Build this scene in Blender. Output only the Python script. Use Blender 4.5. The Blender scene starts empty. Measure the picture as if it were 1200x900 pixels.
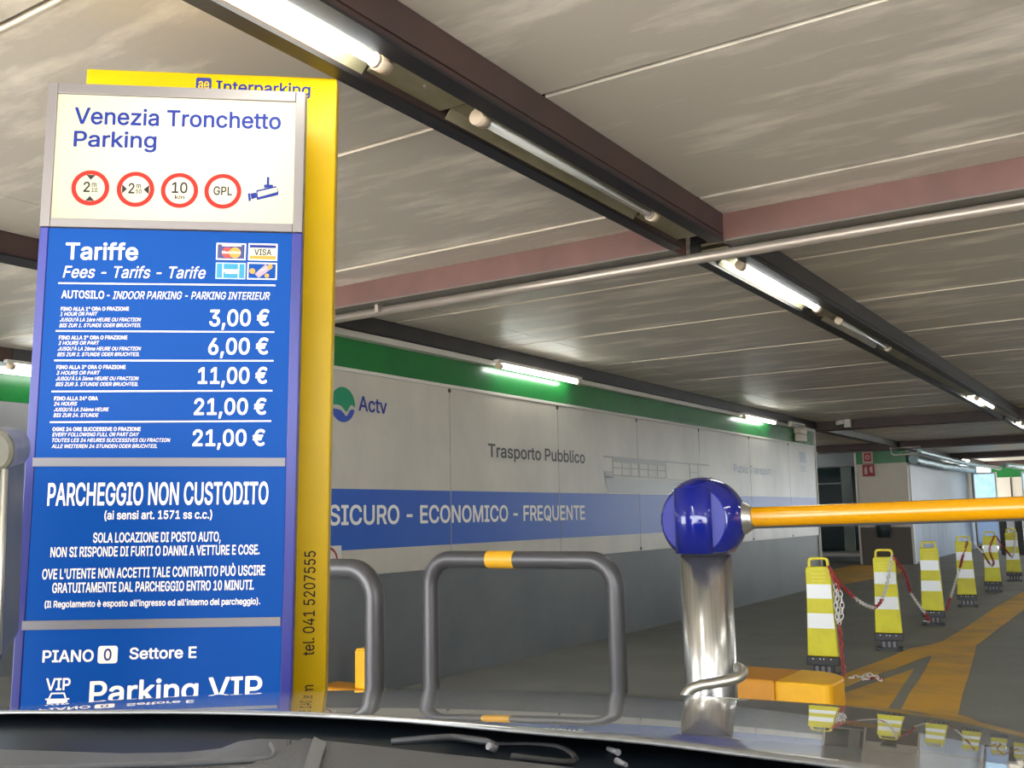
import bpy, bmesh, math, random
from mathutils import Vector, Matrix
random.seed(7)
S = bpy.context.scene
COL = S.collection
# ------------------------------------------------------------------ camera
CAM_X = Vector((0.83769, 0.54579, -0.01956))
CAM_Y = Vector((0.08856, -0.1004, 0.991))
CAM_Z = -Vector((-0.53891, 0.83188, 0.13244))
cd = bpy.data.cameras.new('camera')
cam = bpy.data.objects.new('camera', cd)
COL.objects.link(cam)
cd.sensor_width = 36.0
cd.lens = 1167.28 / 1200 * 36
cd.clip_start = 0.05
cd.clip_end = 300
m = Matrix((CAM_X, CAM_Y, CAM_Z)).transposed().to_4x4()
m.translation = Vector((0, 0, 1.4))
cam.matrix_world = m
S.camera = cam
# ------------------------------------------------------------------ daylight and exposure
S.view_settings.view_transform = 'Standard'
S.view_settings.look = 'None'
S.view_settings.gamma = 1
S.view_settings.exposure = 2.0
SKY = 2.6
TUBE = 11.0
w = bpy.data.worlds.new('sky')
S.world = w
w.use_nodes = True
bg = w.node_tree.nodes['Background']
bg.inputs[0].default_value = (0.90, 0.95, 1.0, 1)
bg.inputs[1].default_value = SKY
sd = bpy.data.lights.new('sun', 'SUN'); sd.energy = 8.0; sd.angle = math.radians(1.0); sd.color = (1.0, 0.93, 0.84)
sun = bpy.data.objects.new('sun', sd); COL.objects.link(sun)
# high sun from the far side of the building: it lights the forecourt behind the car, not the deck
sun.rotation_euler = Vector((0.15, -0.60, -0.80)).to_track_quat('-Z', 'Y').to_euler()

# ------------------------------------------------------------------ materials
def lin(c):
    return tuple(((v / 255) / 12.92 if v / 255 <= 0.04045 else ((v / 255 + 0.055) / 1.055) ** 2.4) for v in c)

def mat(name, rgb, rough=0.5, metal=0.0, var=0.0, rgb2=None, scale=(4, 4, 4), detail=6, bump=0.0,
        bscale=60, emit=None, es=0.0, coat=0.0, spec=0.5, contrast=(0.35, 0.65), rvar=0.0):
    m = bpy.data.materials.new(name)
    m.use_nodes = True
    nt = m.node_tree
    N, L = nt.nodes, nt.links
    b = N['Principled BSDF']
    c = lin(rgb)
    b.inputs['Base Color'].default_value = (*c, 1)
    b.inputs['Roughness'].default_value = rough
    b.inputs['Metallic'].default_value = metal
    b.inputs['Specular IOR Level'].default_value = spec
    if coat:
        b.inputs['Coat Weight'].default_value = coat
        b.inputs['Coat Roughness'].default_value = 0.015
    if emit:
        b.inputs['Emission Color'].default_value = (*lin(emit), 1)
        b.inputs['Emission Strength'].default_value = es
    if var or rgb2 or bump or rvar:
        geo = N.new('ShaderNodeNewGeometry')
        mp = N.new('ShaderNodeMapping')
        mp.inputs['Scale'].default_value = scale
        L.new(geo.outputs['Position'], mp.inputs['Vector'])
    if rgb2 or rvar:
        n = N.new('ShaderNodeTexNoise')
        n.inputs['Scale'].default_value = 1
        n.inputs['Detail'].default_value = detail
        n.inputs['Roughness'].default_value = 0.62
        L.new(mp.outputs[0], n.inputs['Vector'])
        r = N.new('ShaderNodeMapRange')
        r.inputs[1].default_value = contrast[0]
        r.inputs[2].default_value = contrast[1]
        L.new(n.outputs['Fac'], r.inputs[0])
        if rgb2:
            x = N.new('ShaderNodeMix')
            x.data_type = 'RGBA'
            x.inputs[6].default_value = (*c, 1)
            x.inputs[7].default_value = (*lin(rgb2), 1)
            L.new(r.outputs[0], x.inputs[0])
            L.new(x.outputs[2], b.inputs['Base Color'])
        if rvar:
            q = N.new('ShaderNodeMapRange')
            q.inputs[3].default_value = rough
            q.inputs[4].default_value = rough + rvar
            L.new(n.outputs['Fac'], q.inputs[0])
            L.new(q.outputs[0], b.inputs['Roughness'])
    if bump:
        n2 = N.new('ShaderNodeTexNoise')
        n2.inputs['Scale'].default_value = bscale
        n2.inputs['Detail'].default_value = 4
        L.new(geo.outputs['Position'], n2.inputs['Vector'])
        bp = N.new('ShaderNodeBump')
        bp.inputs['Strength'].default_value = bump
        bp.inputs['Distance'].default_value = 0.01
        L.new(n2.outputs['Fac'], bp.inputs['Height'])
        L.new(bp.outputs[0], b.inputs['Normal'])
    return m

M = {}
M['ceil'] = mat('painted_concrete_ceiling', (206, 197, 184), 0.3, rgb2=(250, 240, 226), scale=(0.9, 3.6, 1), detail=12, contrast=(0.5, 0.66), bump=0.12, bscale=25, rvar=0.3)
M['seal'] = mat('white_joint_sealant', (235, 222, 204), 0.6)
M['slab'] = mat('dark_joint_shadow_slab', (40, 38, 36), 0.9)
M['brown'] = mat('brown_painted_steel', (120, 84, 76), 0.5, rgb2=(104, 74, 68), scale=(2, 2, 2))
M['dbrown'] = mat('dark_brown_painted_steel', (78, 58, 54), 0.5, rgb2=(66, 52, 50), scale=(2, 2, 2))
M['dgrey'] = mat('dark_grey_painted_steel', (72, 70, 70), 0.45, rgb2=(60, 58, 60), scale=(2, 2, 2))
M['flangegrey'] = mat('grey_olive_flange', (110, 106, 98), 0.45)
M['blackst'] = mat('black_flange_paint', (34, 32, 36), 0.45)
M['tray'] = mat('olive_grey_metal_plate', (168, 160, 136), 0.45, 0.1, rgb2=(146, 138, 106), scale=(5, 2, 5))
M['steelp'] = mat('pale_galvanised_pipe', (176, 164, 152), 0.35, 0.5)
M['lampwhite'] = mat('lamp_holder_plastic', (205, 185, 160), 0.5)
M['tubeon'] = mat('lit_tube', (255, 255, 255), 0.3, emit=(250, 255, 252), es=TUBE)
M['tubewall'] = mat('lit_wall_tube', (255, 255, 255), 0.3, emit=(250, 255, 250), es=5.5)
M['tubeoff'] = mat('unlit_tube', (190, 190, 184), 0.15, spec=0.8)
M['floor'] = mat('grey_asphalt', (136, 135, 129), 0.6, rgb2=(121, 120, 115), scale=(0.8, 0.8, 0.8), detail=8, bump=0.5, bscale=140, spec=0.35)
M['unseen_forecourt'] = mat('pale_bounce_forecourt', (205, 198, 186), 0.7)  # made pale so unseen ground bounces light up to the ceiling
M['joint'] = mat('black_floor_joint', (38, 37, 36), 0.9)
M['paint'] = mat('yellow_road_paint', (216, 164, 62), 0.65, rgb2=(172, 140, 84), scale=(1.6, 1.6, 1.6), detail=10, contrast=(0.42, 0.68), bump=0.4, bscale=140)
M['panel'] = mat('white_enamel_panel', (196, 188, 174), 0.28, rgb2=(175, 169, 158), scale=(1, 1, .6), rvar=0.12)
M['green'] = mat('green_fascia', (30, 118, 52), 0.2, rgb2=(26, 106, 50), scale=(1, 1, 1), rvar=0.1)
M['blueband'] = mat('blue_band_print', (26, 78, 168), 0.28, rgb2=(34, 86, 170), scale=(1, 1, 1), rvar=0.12)
M['plinth'] = mat('grey_painted_wall', (104, 107, 108), 0.45, rgb2=(92, 95, 98), scale=(1.2, 1.2, 1.2), detail=8, bump=0.15, bscale=12)
M['whitetrim'] = mat('pale_trim', (205, 200, 190), 0.45)
M['cream'] = mat('cream_wall', (214, 204, 188), 0.6, rgb2=(204, 194, 178), scale=(1, 1, 1))
M['taupe'] = mat('taupe_wall_base', (92, 84, 78), 0.6)
M['greypanel'] = mat('grey_metal_sheet', (150, 150, 152), 0.4, 0.2)
M['bluepanel'] = mat('pale_blue_sheet', (158, 175, 196), 0.4, 0.1, rgb2=(135, 152, 172), scale=(3, 3, .5))
M['screw'] = mat('screw_head', (60, 52, 46), 0.5, 0.5)
M['txtwhite'] = mat('white_print', (225, 222, 214), 0.4)
M['txtdark'] = mat('charcoal_print', (66, 68, 66), 0.4)
M['txtblue'] = mat('navy_print', (34, 44, 128), 0.4)
M['faint'] = mat('faded_grey_print', (138, 138, 132), 0.3)
M['faintblue'] = mat('faded_blue_grey_print', (112, 122, 140), 0.3)
M['logogreen'] = mat('logo_green_print', (14, 128, 90), 0.35)
M['logoblue'] = mat('logo_blue_print', (44, 72, 160), 0.35)
# tariff sign
M['signwhite'] = mat('backlit_cream_acrylic', (118, 112, 90), 0.4, spec=.2, emit=(255, 247, 214), es=0.25)
M['signframe'] = mat('aluminium_frame', (120, 113, 110), 0.4, 0.4)
M['signblue'] = mat('backlit_blue_acrylic', (10, 56, 116), 0.45, spec=.08, emit=(0, 92, 200), es=0.07)
M['signside'] = mat('dark_blue_sign_edge', (26, 26, 118), 0.35, rgb2=(24, 26, 105), scale=(3, 3, 3))
M['signtxt'] = mat('backlit_white_lettering', (190, 180, 165), 0.4, emit=(255, 240, 225), es=0.16)
M['signnavy'] = mat('navy_sign_lettering', (16, 36, 112), 0.5, spec=.2)
M['red'] = mat('red_ring_print', (168, 28, 18), 0.5, spec=.2)
M['signblk'] = mat('dark_sign_print', (40, 28, 25), 0.5, spec=.2)
M['bar'] = mat('silver_tape_strip', (118, 115, 118), 0.5, 0.1, rgb2=(130, 116, 100), scale=(6, 6, 6), contrast=(.6, .66))
M['yellow'] = mat('yellow_totem_paint', (212, 172, 0), 0.35, rgb2=(202, 162, 2), scale=(2, 2, 2), spec=.2)
M['cardnavy'] = mat('card_navy', (34, 36, 96), 0.4)
M['cardred'] = mat('card_red', (180, 36, 28), 0.4)
M['cardorange'] = mat('card_orange', (196, 128, 28), 0.4)
M['cardcyan'] = mat('card_cyan', (4, 120, 150), 0.4)
M['cardcream'] = mat('card_cream', (180, 176, 155), 0.4)
M['cardpink'] = mat('card_pink', (150, 128, 140), 0.4)
# hardware
M['hoop'] = mat('dark_grey_painted_tube', (88, 86, 88), 0.38, 0.35, bump=0.06, bscale=90)
M['tape'] = mat('yellow_reflective_tape', (240, 176, 40), 0.4)
M['stainless'] = mat('brushed_stainless', (215, 213, 208), 0.26, 0.95, rgb2=(180, 178, 174), scale=(60, 60, 2))
M['rail'] = mat('satin_stainless', (186, 182, 170), 0.35, 0.9)
M['headblue'] = mat('glossy_blue_housing', (16, 26, 118), 0.12, coat=0.6)
M['headface'] = mat('lightened_blue_face', (44, 48, 132), 0.3)  # lighter blue holds the light falling on the flat front
M['boom'] = mat('yellow_boom_enamel', (202, 138, 0), 0.22, coat=0.3)
M['rubber'] = mat('black_rubber', (32, 30, 30), 0.7)
M['kerb'] = mat('orange_yellow_kerb', (232, 174, 0), 0.5, rgb2=(222, 160, 4), scale=(3, 3, 3))
M['kerb2'] = mat('dull_ochre_kerb', (206, 138, 32), 0.55, rgb2=(196, 132, 34), scale=(4, 4, 4))
M['delin'] = mat('lime_yellow_plastic', (206, 200, 6), 0.45, rgb2=(192, 180, 8), scale=(5, 5, 5), contrast=(.4, .7))
M['deline'] = mat('pale_yellow_handle', (222, 206, 60), 0.45)
M['reflect'] = mat('white_reflective_sheet', (214, 216, 214), 0.35, 0.15)
M['basebl'] = mat('charcoal_base_plastic', (48, 48, 50), 0.5)
M['chred'] = mat('red_chain_plastic', (168, 40, 44), 0.45)
M['chwhite'] = mat('white_chain_plastic', (215, 212, 205), 0.45)
M['beige'] = mat('beige_box_plastic', (212, 196, 176), 0.5)
M['foil'] = mat('silver_foil_duct', (150, 166, 170), 0.42, 0.8, bump=1.0, bscale=9)
M['glass'] = mat('dark_door_glass', (28, 48, 48), 0.08, spec=0.6)
M['shutter'] = mat('grey_shutter', (112, 116, 118), 0.5)
M['palepanel'] = mat('pale_green_panel', (150, 162, 152), 0.5)
M['lit'] = mat('glowing_pale_blue_panel', (170, 210, 235), 0.3, rgb2=(235, 245, 250), scale=(2, 2, 2), emit=(170, 215, 245), es=0.28)  # glow comes from the panel's own emission
M['plainblue'] = mat('pale_blue_panel', (170, 196, 232), 0.4, emit=(160, 190, 235), es=0.08)  # given a faint emission as well
M['firered'] = mat('red_sign_print', (150, 44, 48), 0.5)
M['firepink'] = mat('sign_border_print', (205, 170, 160), 0.5)
M['bin'] = mat('dark_teal_bin', (38, 54, 58), 0.4)
M['ticket'] = mat('grey_machine_body', (92, 95, 93), 0.5, rgb2=(82, 85, 83), scale=(4, 4, 4))
M['ticketcap'] = mat('cloudy_plastic_hood', (112, 108, 92), 0.35, rgb2=(92, 88, 76), scale=(12, 12, 12))
M['ticketface'] = mat('blue_white_machine_face', (170, 184, 200), 0.35)
# car
M['hood'] = mat('silver_grey_car_paint', (118, 118, 116), 0.35, 0.4, coat=1.0)
M['cowl'] = mat('gloss_black_cowl', (14, 20, 26), 0.3, spec=.12)
M['dash'] = mat('charcoal_dashboard', (84, 84, 86), 0.6, bump=0.25, bscale=400)
M['dash2'] = mat('light_grey_dash_lip', (92, 92, 93), 0.5)
M['outside'] = mat('pale_sky_screen', (196, 200, 204), 0.8)  # for the unseen screen walls, pale to pass some daylight in
M['tyre'] = mat('tyre_rubber', (26, 26, 27), 0.8)

# ------------------------------------------------------------------ builders
class MB:
    def __init__(s):
        s.v = []; s.f = []; s.sm = []
    def add(s, vs, fs, smooth=False):
        o = len(s.v)
        s.v += [tuple(p) for p in vs]
        s.f += [tuple(i + o for i in f) for f in fs]
        s.sm += [smooth] * len(fs)
        return s
    def box(s, x0, y0, z0, x1, y1, z1):
        v = [(x0, y0, z0), (x1, y0, z0), (x1, y1, z0), (x0, y1, z0), (x0, y0, z1), (x1, y0, z1), (x1, y1, z1), (x0, y1, z1)]
        return s.add(v, [(0, 3, 2, 1), (4, 5, 6, 7), (0, 1, 5, 4), (1, 2, 6, 5), (2, 3, 7, 6), (3, 0, 4, 7)])
    def tube(s, pts, r, n=12, caps=True, closed=False):
        pts = [Vector(p) for p in pts]
        rs = r if isinstance(r, (list, tuple)) else [r] * len(pts)
        k = len(pts)
        vs = []; fs = []
        up = None
        for i, p in enumerate(pts):
            if closed:
                t = pts[(i + 1) % k] - pts[i - 1]
            else:
                t = pts[min(i + 1, k - 1)] - pts[max(i - 1, 0)]
            t.normalize()
            if up is None:
                a = Vector((0, 0, 1)) if abs(t.z) < 0.9 else Vector((1, 0, 0))
                up = t.cross(a).normalized()
            up = (up - t * up.dot(t)).normalized()
            b = t.cross(up)
            for j in range(n):
                q = 2 * math.pi * j / n
                vs.append(p + (up * math.cos(q) + b * math.sin(q)) * rs[i])
        seg = k if closed else k - 1
        for i in range(seg):
            for j in range(n):
                a = i * n + j; b2 = i * n + (j + 1) % n
                c = ((i + 1) % k) * n + (j + 1) % n; d = ((i + 1) % k) * n + j
                fs.append((a, b2, c, d))
        s.add(vs, fs, True)
        if caps and not closed:
            o = len(s.v) - len(vs)
            s.f.append(tuple(o + j for j in range(n))[::-1]); s.sm.append(False)
            s.f.append(tuple(o + (k - 1) * n + j for j in range(n))); s.sm.append(False)
        return s
    def prism(s, pts, d):
        """closed polygon pts (3D), extruded by vector d"""
        d = Vector(d); n = len(pts)
        v = [Vector(p) for p in pts] + [Vector(p) + d for p in pts]
        f = [tuple(range(n))[::-1], tuple(range(n, 2 * n))] + [(i, (i + 1) % n, n + (i + 1) % n, n + i) for i in range(n)]
        return s.add(v, f)
    def flat(s, pts):
        return s.add(pts, [tuple(range(len(pts)))])
    def obj(s, name, material, parent=None, bevel=0.0, mats=None, recalc=True):
        me = bpy.data.meshes.new(name)
        me.from_pydata(s.v, [], s.f)
        me.polygons.foreach_set('use_smooth', s.sm)
        me.update()
        if recalc:
            bm = bmesh.new(); bm.from_mesh(me)
            bmesh.ops.recalc_face_normals(bm, faces=bm.faces)
            bm.to_mesh(me); bm.free()
        me.materials.append(M[material] if isinstance(material, str) else material)
        o = bpy.data.objects.new(name, me)
        COL.objects.link(o)
        if parent is not None:
            o.parent = parent
            o.matrix_parent_inverse = Matrix.Identity(4)
        if bevel:
            b = o.modifiers.new('bevel', 'BEVEL'); b.width = bevel; b.segments = 2; b.limit_method = 'ANGLE'
        return o

def tag(o, label, cat, group=None):
    o['label'] = label; o['category'] = cat
    if group: o['group'] = group
    return o

def root(name, loc=(0, 0, 0), mw=None):
    o = bpy.data.objects.new(name, None)
    COL.objects.link(o)
    o.empty_display_size = 0.1
    o.location = loc
    if mw is not None: o.matrix_world = mw
    return o

def thing(name, label, cat, loc=(0, 0, 0), group=None, mw=None):
    return tag(root(name, loc, mw), label, cat, group)

def struct(name):
    o = root(name); o['kind'] = 'structure'; return o

def stuff(o):
    o['kind'] = 'stuff'; return o

def frame(O, X, Y):
    """matrix whose local x, y are X, Y"""
    X = Vector(X).normalized(); Y = Vector(Y); Y = (Y - X * X.dot(Y)).normalized(); Z = X.cross(Y)
    m = Matrix((X, Y, Z)).transposed().to_4x4(); m.translation = Vector(O); return m

# lettering: flat print, fitted between two points of the sheet it is printed on
# glyph outlines (advance, medium weight, bold weight) as closed polygons in thousandths of the type size, cap height 509
GLYPHS = {
' ':[188,[],[]],
"'":[206,[[77,312,72,317,70,341,64,509,71,514,137,514,142,509,142,489,134,317,127,312]],[[75,302,67,307,62,317,54,511,59,519,69,524,139,524,149,517,152,507,144,315,139,307,131,302]]],
'(':[273,[[237,544,241,540,242,535,223,495,203,443,184,385,170,329,158,243,158,171,168,105,187,39,213,-29,242,-95,241,-99,235,-102,177,-102,173,-101,167,-92,139,-38,118,11,102,61,92,105,84,165,84,251,92,315,110,395,130,457,162,527,175,544]],[[239,554,249,547,252,533,232,491,212,439,194,383,178,317,168,241,168,173,178,107,197,41,222,-25,251,-89,252,-97,247,-107,239,-112,175,-112,167,-109,159,-99,130,-43,109,7,92,59,82,103,74,163,74,253,82,317,100,397,121,461,154,533,163,547,173,554]]],
')':[273,[[37,544,97,544,106,537,138,471,158,415,180,325,188,265,190,177,186,135,178,89,168,51,138,-31,110,-87,103,-99,97,-102,39,-102,33,-99,32,-95,75,7,94,63,110,131,116,185,114,255,102,333,86,395,67,453,32,535,33,540]],[[35,554,99,554,107,551,114,543,146,477,168,417,190,327,198,267,200,237,198,149,194,117,182,63,157,-11,132,-67,111,-105,99,-112,35,-112,27,-107,22,-97,23,-88,66,11,84,65,100,133,106,187,106,227,102,271,88,349,58,449,22,533,25,547]]],
',':[188,[[37,-126,32,-121,32,-113,63,72,69,76,138,75,142,71,142,63,90,-121,83,-126]],[[31,-134,23,-124,22,-111,50,67,54,77,59,83,67,86,135,86,143,84,151,74,152,61,98,-127,93,-133,85,-136,39,-136]]],
'-':[453,[[344,245,344,189,339,182,117,182,112,183,108,187,108,243,113,250,335,250,340,249]],[[98,185,98,247,103,255,111,260,337,260,347,257,354,247,354,185,349,177,341,172,115,172,105,175]]],
'.':[188,[[44,29,44,53,51,68,67,85,81,92,107,92,119,88,139,71,146,57,148,41,146,25,140,13,127,-1,107,-10,85,-10,68,-3,51,13]],[[34,27,34,53,42,73,49,83,61,93,79,102,109,102,125,96,147,77,156,59,158,41,156,25,148,7,133,-9,109,-20,83,-20,61,-11,43,7]]],
'0':[453,[[253,-12,201,-12,161,-2,125,19,99,45,75,82,56,131,46,181,42,221,42,287,50,353,66,407,82,439,99,463,134,495,165,512,209,522,243,522,283,514,317,497,335,483,353,465,378,427,390,399,402,357,410,301,410,209,408,189,396,127,379,84,365,60,351,41,325,17,293,-2],[233,454,209,452,185,443,173,435,151,411,137,385,130,367,120,325,116,293,116,215,118,197,128,149,141,115,159,87,171,75,193,63,219,56,237,56,261,63,279,73,299,93,315,121,324,145,334,189,338,229,338,279,334,319,326,357,315,387,301,413,283,433,255,449]],[[255,-22,201,-22,177,-18,139,-2,115,15,89,41,66,77,46,129,34,195,32,287,36,329,46,379,57,411,74,445,91,469,127,503,161,521,207,532,245,532,287,523,323,505,341,491,361,471,386,433,400,401,412,359,420,303,420,207,418,187,406,125,388,79,373,53,359,35,331,9,297,-11],[231,444,211,442,189,434,179,427,159,405,147,383,140,365,130,323,126,291,126,215,132,175,144,133,157,107,177,83,197,72,221,66,245,68,265,76,283,90,299,111,310,135,318,161,324,191,328,231,328,277,324,317,316,355,305,385,293,407,277,425,253,439]]],
'1':[453,[[395,-5,79,-6,74,-5,70,-1,70,53,75,60,203,60,206,63,205,435,199,433,90,353,83,353,80,361,81,431,195,514,275,514,282,509,283,61,394,59,398,51,398,1]],[[401,-13,389,-16,77,-16,67,-13,61,-5,60,55,63,63,69,68,77,70,193,70,196,73,195,415,183,409,93,343,85,342,77,345,72,351,70,361,70,427,73,437,191,523,277,524,285,521,291,513,292,73,295,70,391,70,401,67,406,61,408,51,408,-1]]],
'2':[453,[[61,-5,58,3,59,51,275,283,305,329,314,363,314,381,309,401,299,421,289,431,271,443,255,449,235,454,215,454,183,445,165,435,153,423,138,395,134,379,134,361,131,357,65,356,60,361,60,381,64,407,71,426,89,459,117,487,143,504,161,512,207,522,243,522,277,516,300,507,333,487,357,463,374,435,382,415,386,395,386,349,384,335,366,291,345,259,303,209,181,81,166,63,391,62,396,55,396,-1,392,-5,387,-6]],[[55,-13,48,-1,48,47,51,57,267,289,287,317,296,335,304,365,304,379,300,397,295,409,283,423,257,438,233,444,217,444,189,437,171,427,161,417,148,393,144,377,144,359,137,349,127,346,63,346,53,353,50,365,52,399,62,431,81,465,111,495,137,512,159,522,205,532,243,532,279,526,305,516,337,497,357,477,371,461,384,437,396,397,396,349,394,333,374,285,353,253,291,181,189,73,394,71,403,65,406,57,406,1,404,-7,397,-14,389,-16,67,-16]]],
'3':[453,[[67,513,369,514,374,513,378,509,377,457,239,299,241,296,271,294,297,288,323,276,343,263,369,237,381,218,396,181,400,145,398,121,392,95,380,69,363,45,349,31,324,13,304,3,279,-6,247,-12,189,-12,157,-6,125,6,93,25,71,45,51,76,42,99,38,123,38,133,43,138,112,137,116,133,118,117,126,99,145,77,173,63,207,56,245,58,263,63,285,73,309,95,315,107,322,131,322,161,315,183,299,209,287,219,265,231,243,238,217,242,159,242,153,245,152,249,153,305,276,445,69,446,65,450,64,455,64,507]],[[61,521,73,524,371,524,379,522,386,515,388,505,388,461,386,453,260,307,311,293,351,269,375,245,390,223,402,197,408,171,410,145,408,117,401,91,388,63,371,39,355,23,331,5,309,-6,281,-16,249,-22,187,-22,155,-16,123,-4,87,17,65,37,42,71,32,97,28,123,30,139,41,148,109,148,117,146,125,137,128,119,134,105,151,85,177,72,209,66,243,68,259,72,279,81,301,101,312,133,312,159,305,181,291,202,275,215,261,222,231,230,215,232,155,232,147,237,142,245,142,301,144,309,253,435,71,436,63,438,56,445,54,453,54,509]]],
'4':[453,[[311,514,316,507,312,497,120,171,123,168,275,169,276,319,283,324,347,323,350,315,351,169,417,167,420,161,420,107,419,101,413,98,351,97,350,1,347,-5,343,-6,283,-6,277,-3,275,97,41,98,35,101,34,105,34,159,36,165,239,509,247,514]],[[313,524,321,519,326,511,326,503,320,491,137,179,265,179,266,317,268,325,275,332,283,334,345,334,355,329,360,317,361,179,415,178,425,173,430,163,430,105,427,95,417,88,361,87,360,-3,353,-13,343,-16,281,-16,269,-9,266,1,265,87,39,88,29,93,24,105,24,159,26,167,231,515,237,521,245,524]]],
'5':[453,[[368,513,372,507,372,455,371,450,367,446,157,445,142,319,145,316,171,330,199,338,213,340,247,340,271,336,296,327,316,317,341,299,372,261,386,233,394,205,398,163,396,135,385,94,365,57,337,27,312,9,289,-2,247,-12,195,-12,171,-8,146,1,120,15,103,27,87,43,73,64,62,85,56,105,54,127,57,135,123,136,128,131,139,99,151,83,161,75,191,60,209,56,231,56,253,61,273,70,291,83,301,95,313,117,318,131,322,151,322,173,313,207,295,237,271,257,251,266,233,270,189,268,161,259,129,240,83,244,67,246,63,249,62,269,90,509,94,513,99,514]],[[373,522,379,517,382,509,382,453,379,443,371,437,167,435,164,429,154,337,157,334,187,346,211,350,247,350,263,348,288,341,321,326,357,297,380,267,395,237,404,207,408,163,406,133,394,89,373,51,345,21,319,1,293,-11,249,-22,193,-22,169,-18,141,-8,113,7,95,21,79,37,65,57,53,81,46,103,44,131,49,141,61,146,127,145,136,137,145,109,159,89,187,72,211,66,229,66,249,70,267,78,284,91,293,101,303,119,308,133,312,153,312,171,304,203,293,223,279,239,263,250,249,256,231,260,191,258,163,249,131,230,65,236,55,243,52,251,52,271,78,501,82,515,89,522,97,524,363,524]]],
'6':[453,[[321,514,326,509,325,501,197,315,219,320,253,320,289,314,321,300,335,291,361,265,382,231,394,185,396,157,394,131,388,101,376,73,357,45,335,23,297,0,275,-8,253,-12,199,-12,171,-6,136,11,109,31,85,59,73,82,62,115,58,143,58,179,66,221,76,247,111,312,245,511,251,514],[261,253,243,258,211,258,179,247,169,241,153,225,143,209,135,189,132,175,132,141,139,115,151,93,163,79,183,65,197,59,217,54,235,54,261,61,275,68,299,89,317,127,320,141,320,175,311,205,293,233,277,245]],[[323,524,331,519,335,513,336,505,334,497,220,331,271,328,305,319,341,299,371,269,391,235,404,187,406,155,404,129,398,99,384,67,367,41,341,15,315,-2,283,-16,255,-22,197,-22,169,-16,131,2,103,23,77,53,64,77,52,113,48,143,48,181,56,223,66,249,103,319,239,519,251,524],[257,244,239,248,213,248,189,241,175,233,161,219,146,191,142,173,142,143,149,117,169,87,189,73,201,68,219,64,233,64,251,68,269,76,291,95,306,125,310,143,310,173,302,201,285,226,271,237]]],
'7':[453,[[97,-6,92,-1,94,9,313,445,61,446,56,453,57,510,65,514,394,513,398,507,398,447,172,-1,165,-6]],[[93,-15,87,-11,82,-3,84,11,297,435,59,436,51,441,46,451,46,507,48,515,55,522,63,524,389,524,399,522,405,517,408,509,407,443,180,-7,175,-13,167,-16]]],
'8':[453,[[207,522,245,522,279,516,301,508,331,491,355,469,371,446,384,417,388,395,386,351,374,319,359,297,341,279,322,267,357,245,381,219,394,197,404,169,408,135,402,95,394,75,379,51,353,25,309,0,283,-8,257,-12,197,-12,179,-10,149,-2,112,17,85,39,65,64,54,85,46,119,48,167,54,187,66,211,79,229,95,245,132,267,109,281,91,299,78,319,70,337,64,365,64,393,72,429,78,443,91,463,121,491,155,510,181,518],[122,125,127,109,137,91,159,72,173,65,205,56,247,56,267,61,291,71,301,77,317,93,325,109,330,125,330,153,325,169,313,191,291,211,271,221,245,228,207,228,181,221,163,212,139,191,124,161],[140,391,140,361,145,345,153,329,163,317,175,309,203,298,237,296,259,301,275,308,297,327,307,345,312,361,312,391,307,407,297,425,273,443,237,454,205,452,175,441,157,427,145,405]],[[205,532,247,532,273,528,303,518,337,499,363,475,380,451,392,425,398,397,398,363,394,341,386,321,369,293,342,267,361,255,381,235,394,217,409,187,416,161,418,135,416,109,410,87,402,69,387,45,359,17,325,-4,313,-9,285,-18,259,-22,195,-22,177,-20,145,-11,105,9,81,29,57,57,44,83,36,117,36,153,46,193,59,219,73,237,89,253,110,267,85,291,71,311,56,349,54,365,54,397,58,419,67,443,85,471,105,491,127,507,149,518,171,526],[132,127,137,111,145,97,165,80,183,72,207,66,245,66,269,72,285,79,295,85,309,99,320,127,320,151,315,167,305,185,285,203,267,212,243,218,209,218,185,212,169,204,147,185,134,159],[298,403,283,425,259,438,231,444,217,444,193,438,167,423,155,403,150,387,150,363,154,349,167,327,191,312,221,306,235,306,261,312,279,323,289,333,298,349,302,367,302,389]]],
'9':[453,[[129,-6,124,-1,125,5,254,193,239,190,191,190,161,196,126,213,99,235,74,271,62,305,58,331,58,369,64,405,80,441,95,463,117,485,143,502,177,516,209,522,243,522,277,516,313,500,335,485,357,463,380,425,392,389,396,347,394,323,388,293,374,255,341,196,209,1,199,-6],[211,250,251,252,283,267,299,283,310,301,320,331,320,367,318,379,311,399,301,417,287,433,273,442,251,451,237,454,215,454,197,450,169,435,148,411,139,393,132,369,132,333,139,309,149,289,173,265,189,257]],[[127,-16,116,-7,114,1,116,9,232,179,189,180,159,186,141,193,119,205,101,219,81,241,63,271,50,315,48,371,54,407,72,447,87,469,111,493,137,510,175,526,207,532,245,532,279,526,319,508,339,495,365,469,382,443,396,413,404,377,406,345,404,321,398,291,384,253,349,189,215,-7,209,-13,201,-16],[219,444,187,435,175,427,161,413,146,383,142,365,142,337,148,313,155,299,171,279,183,271,205,262,237,260,269,270,291,289,306,317,310,335,310,365,302,395,293,411,281,425,265,435,249,441]]],
'A':[480,[[201,514,275,514,283,508,468,7,468,-1,464,-5,397,-6,389,-3,345,121,339,135,337,136,141,136,131,113,91,-3,85,-6,19,-6,11,-2,10,3,16,21,192,505,195,511],[239,429,165,205,313,204,314,207,284,289]],[[199,524,277,524,285,521,292,513,478,9,477,-4,469,-14,461,-16,395,-16,383,-11,373,11,336,117,332,125,329,126,147,125,97,-11,87,-16,17,-16,9,-14,2,-7,0,3,6,23,183,509,189,519],[239,394,180,223,179,215,300,215]]],
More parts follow.
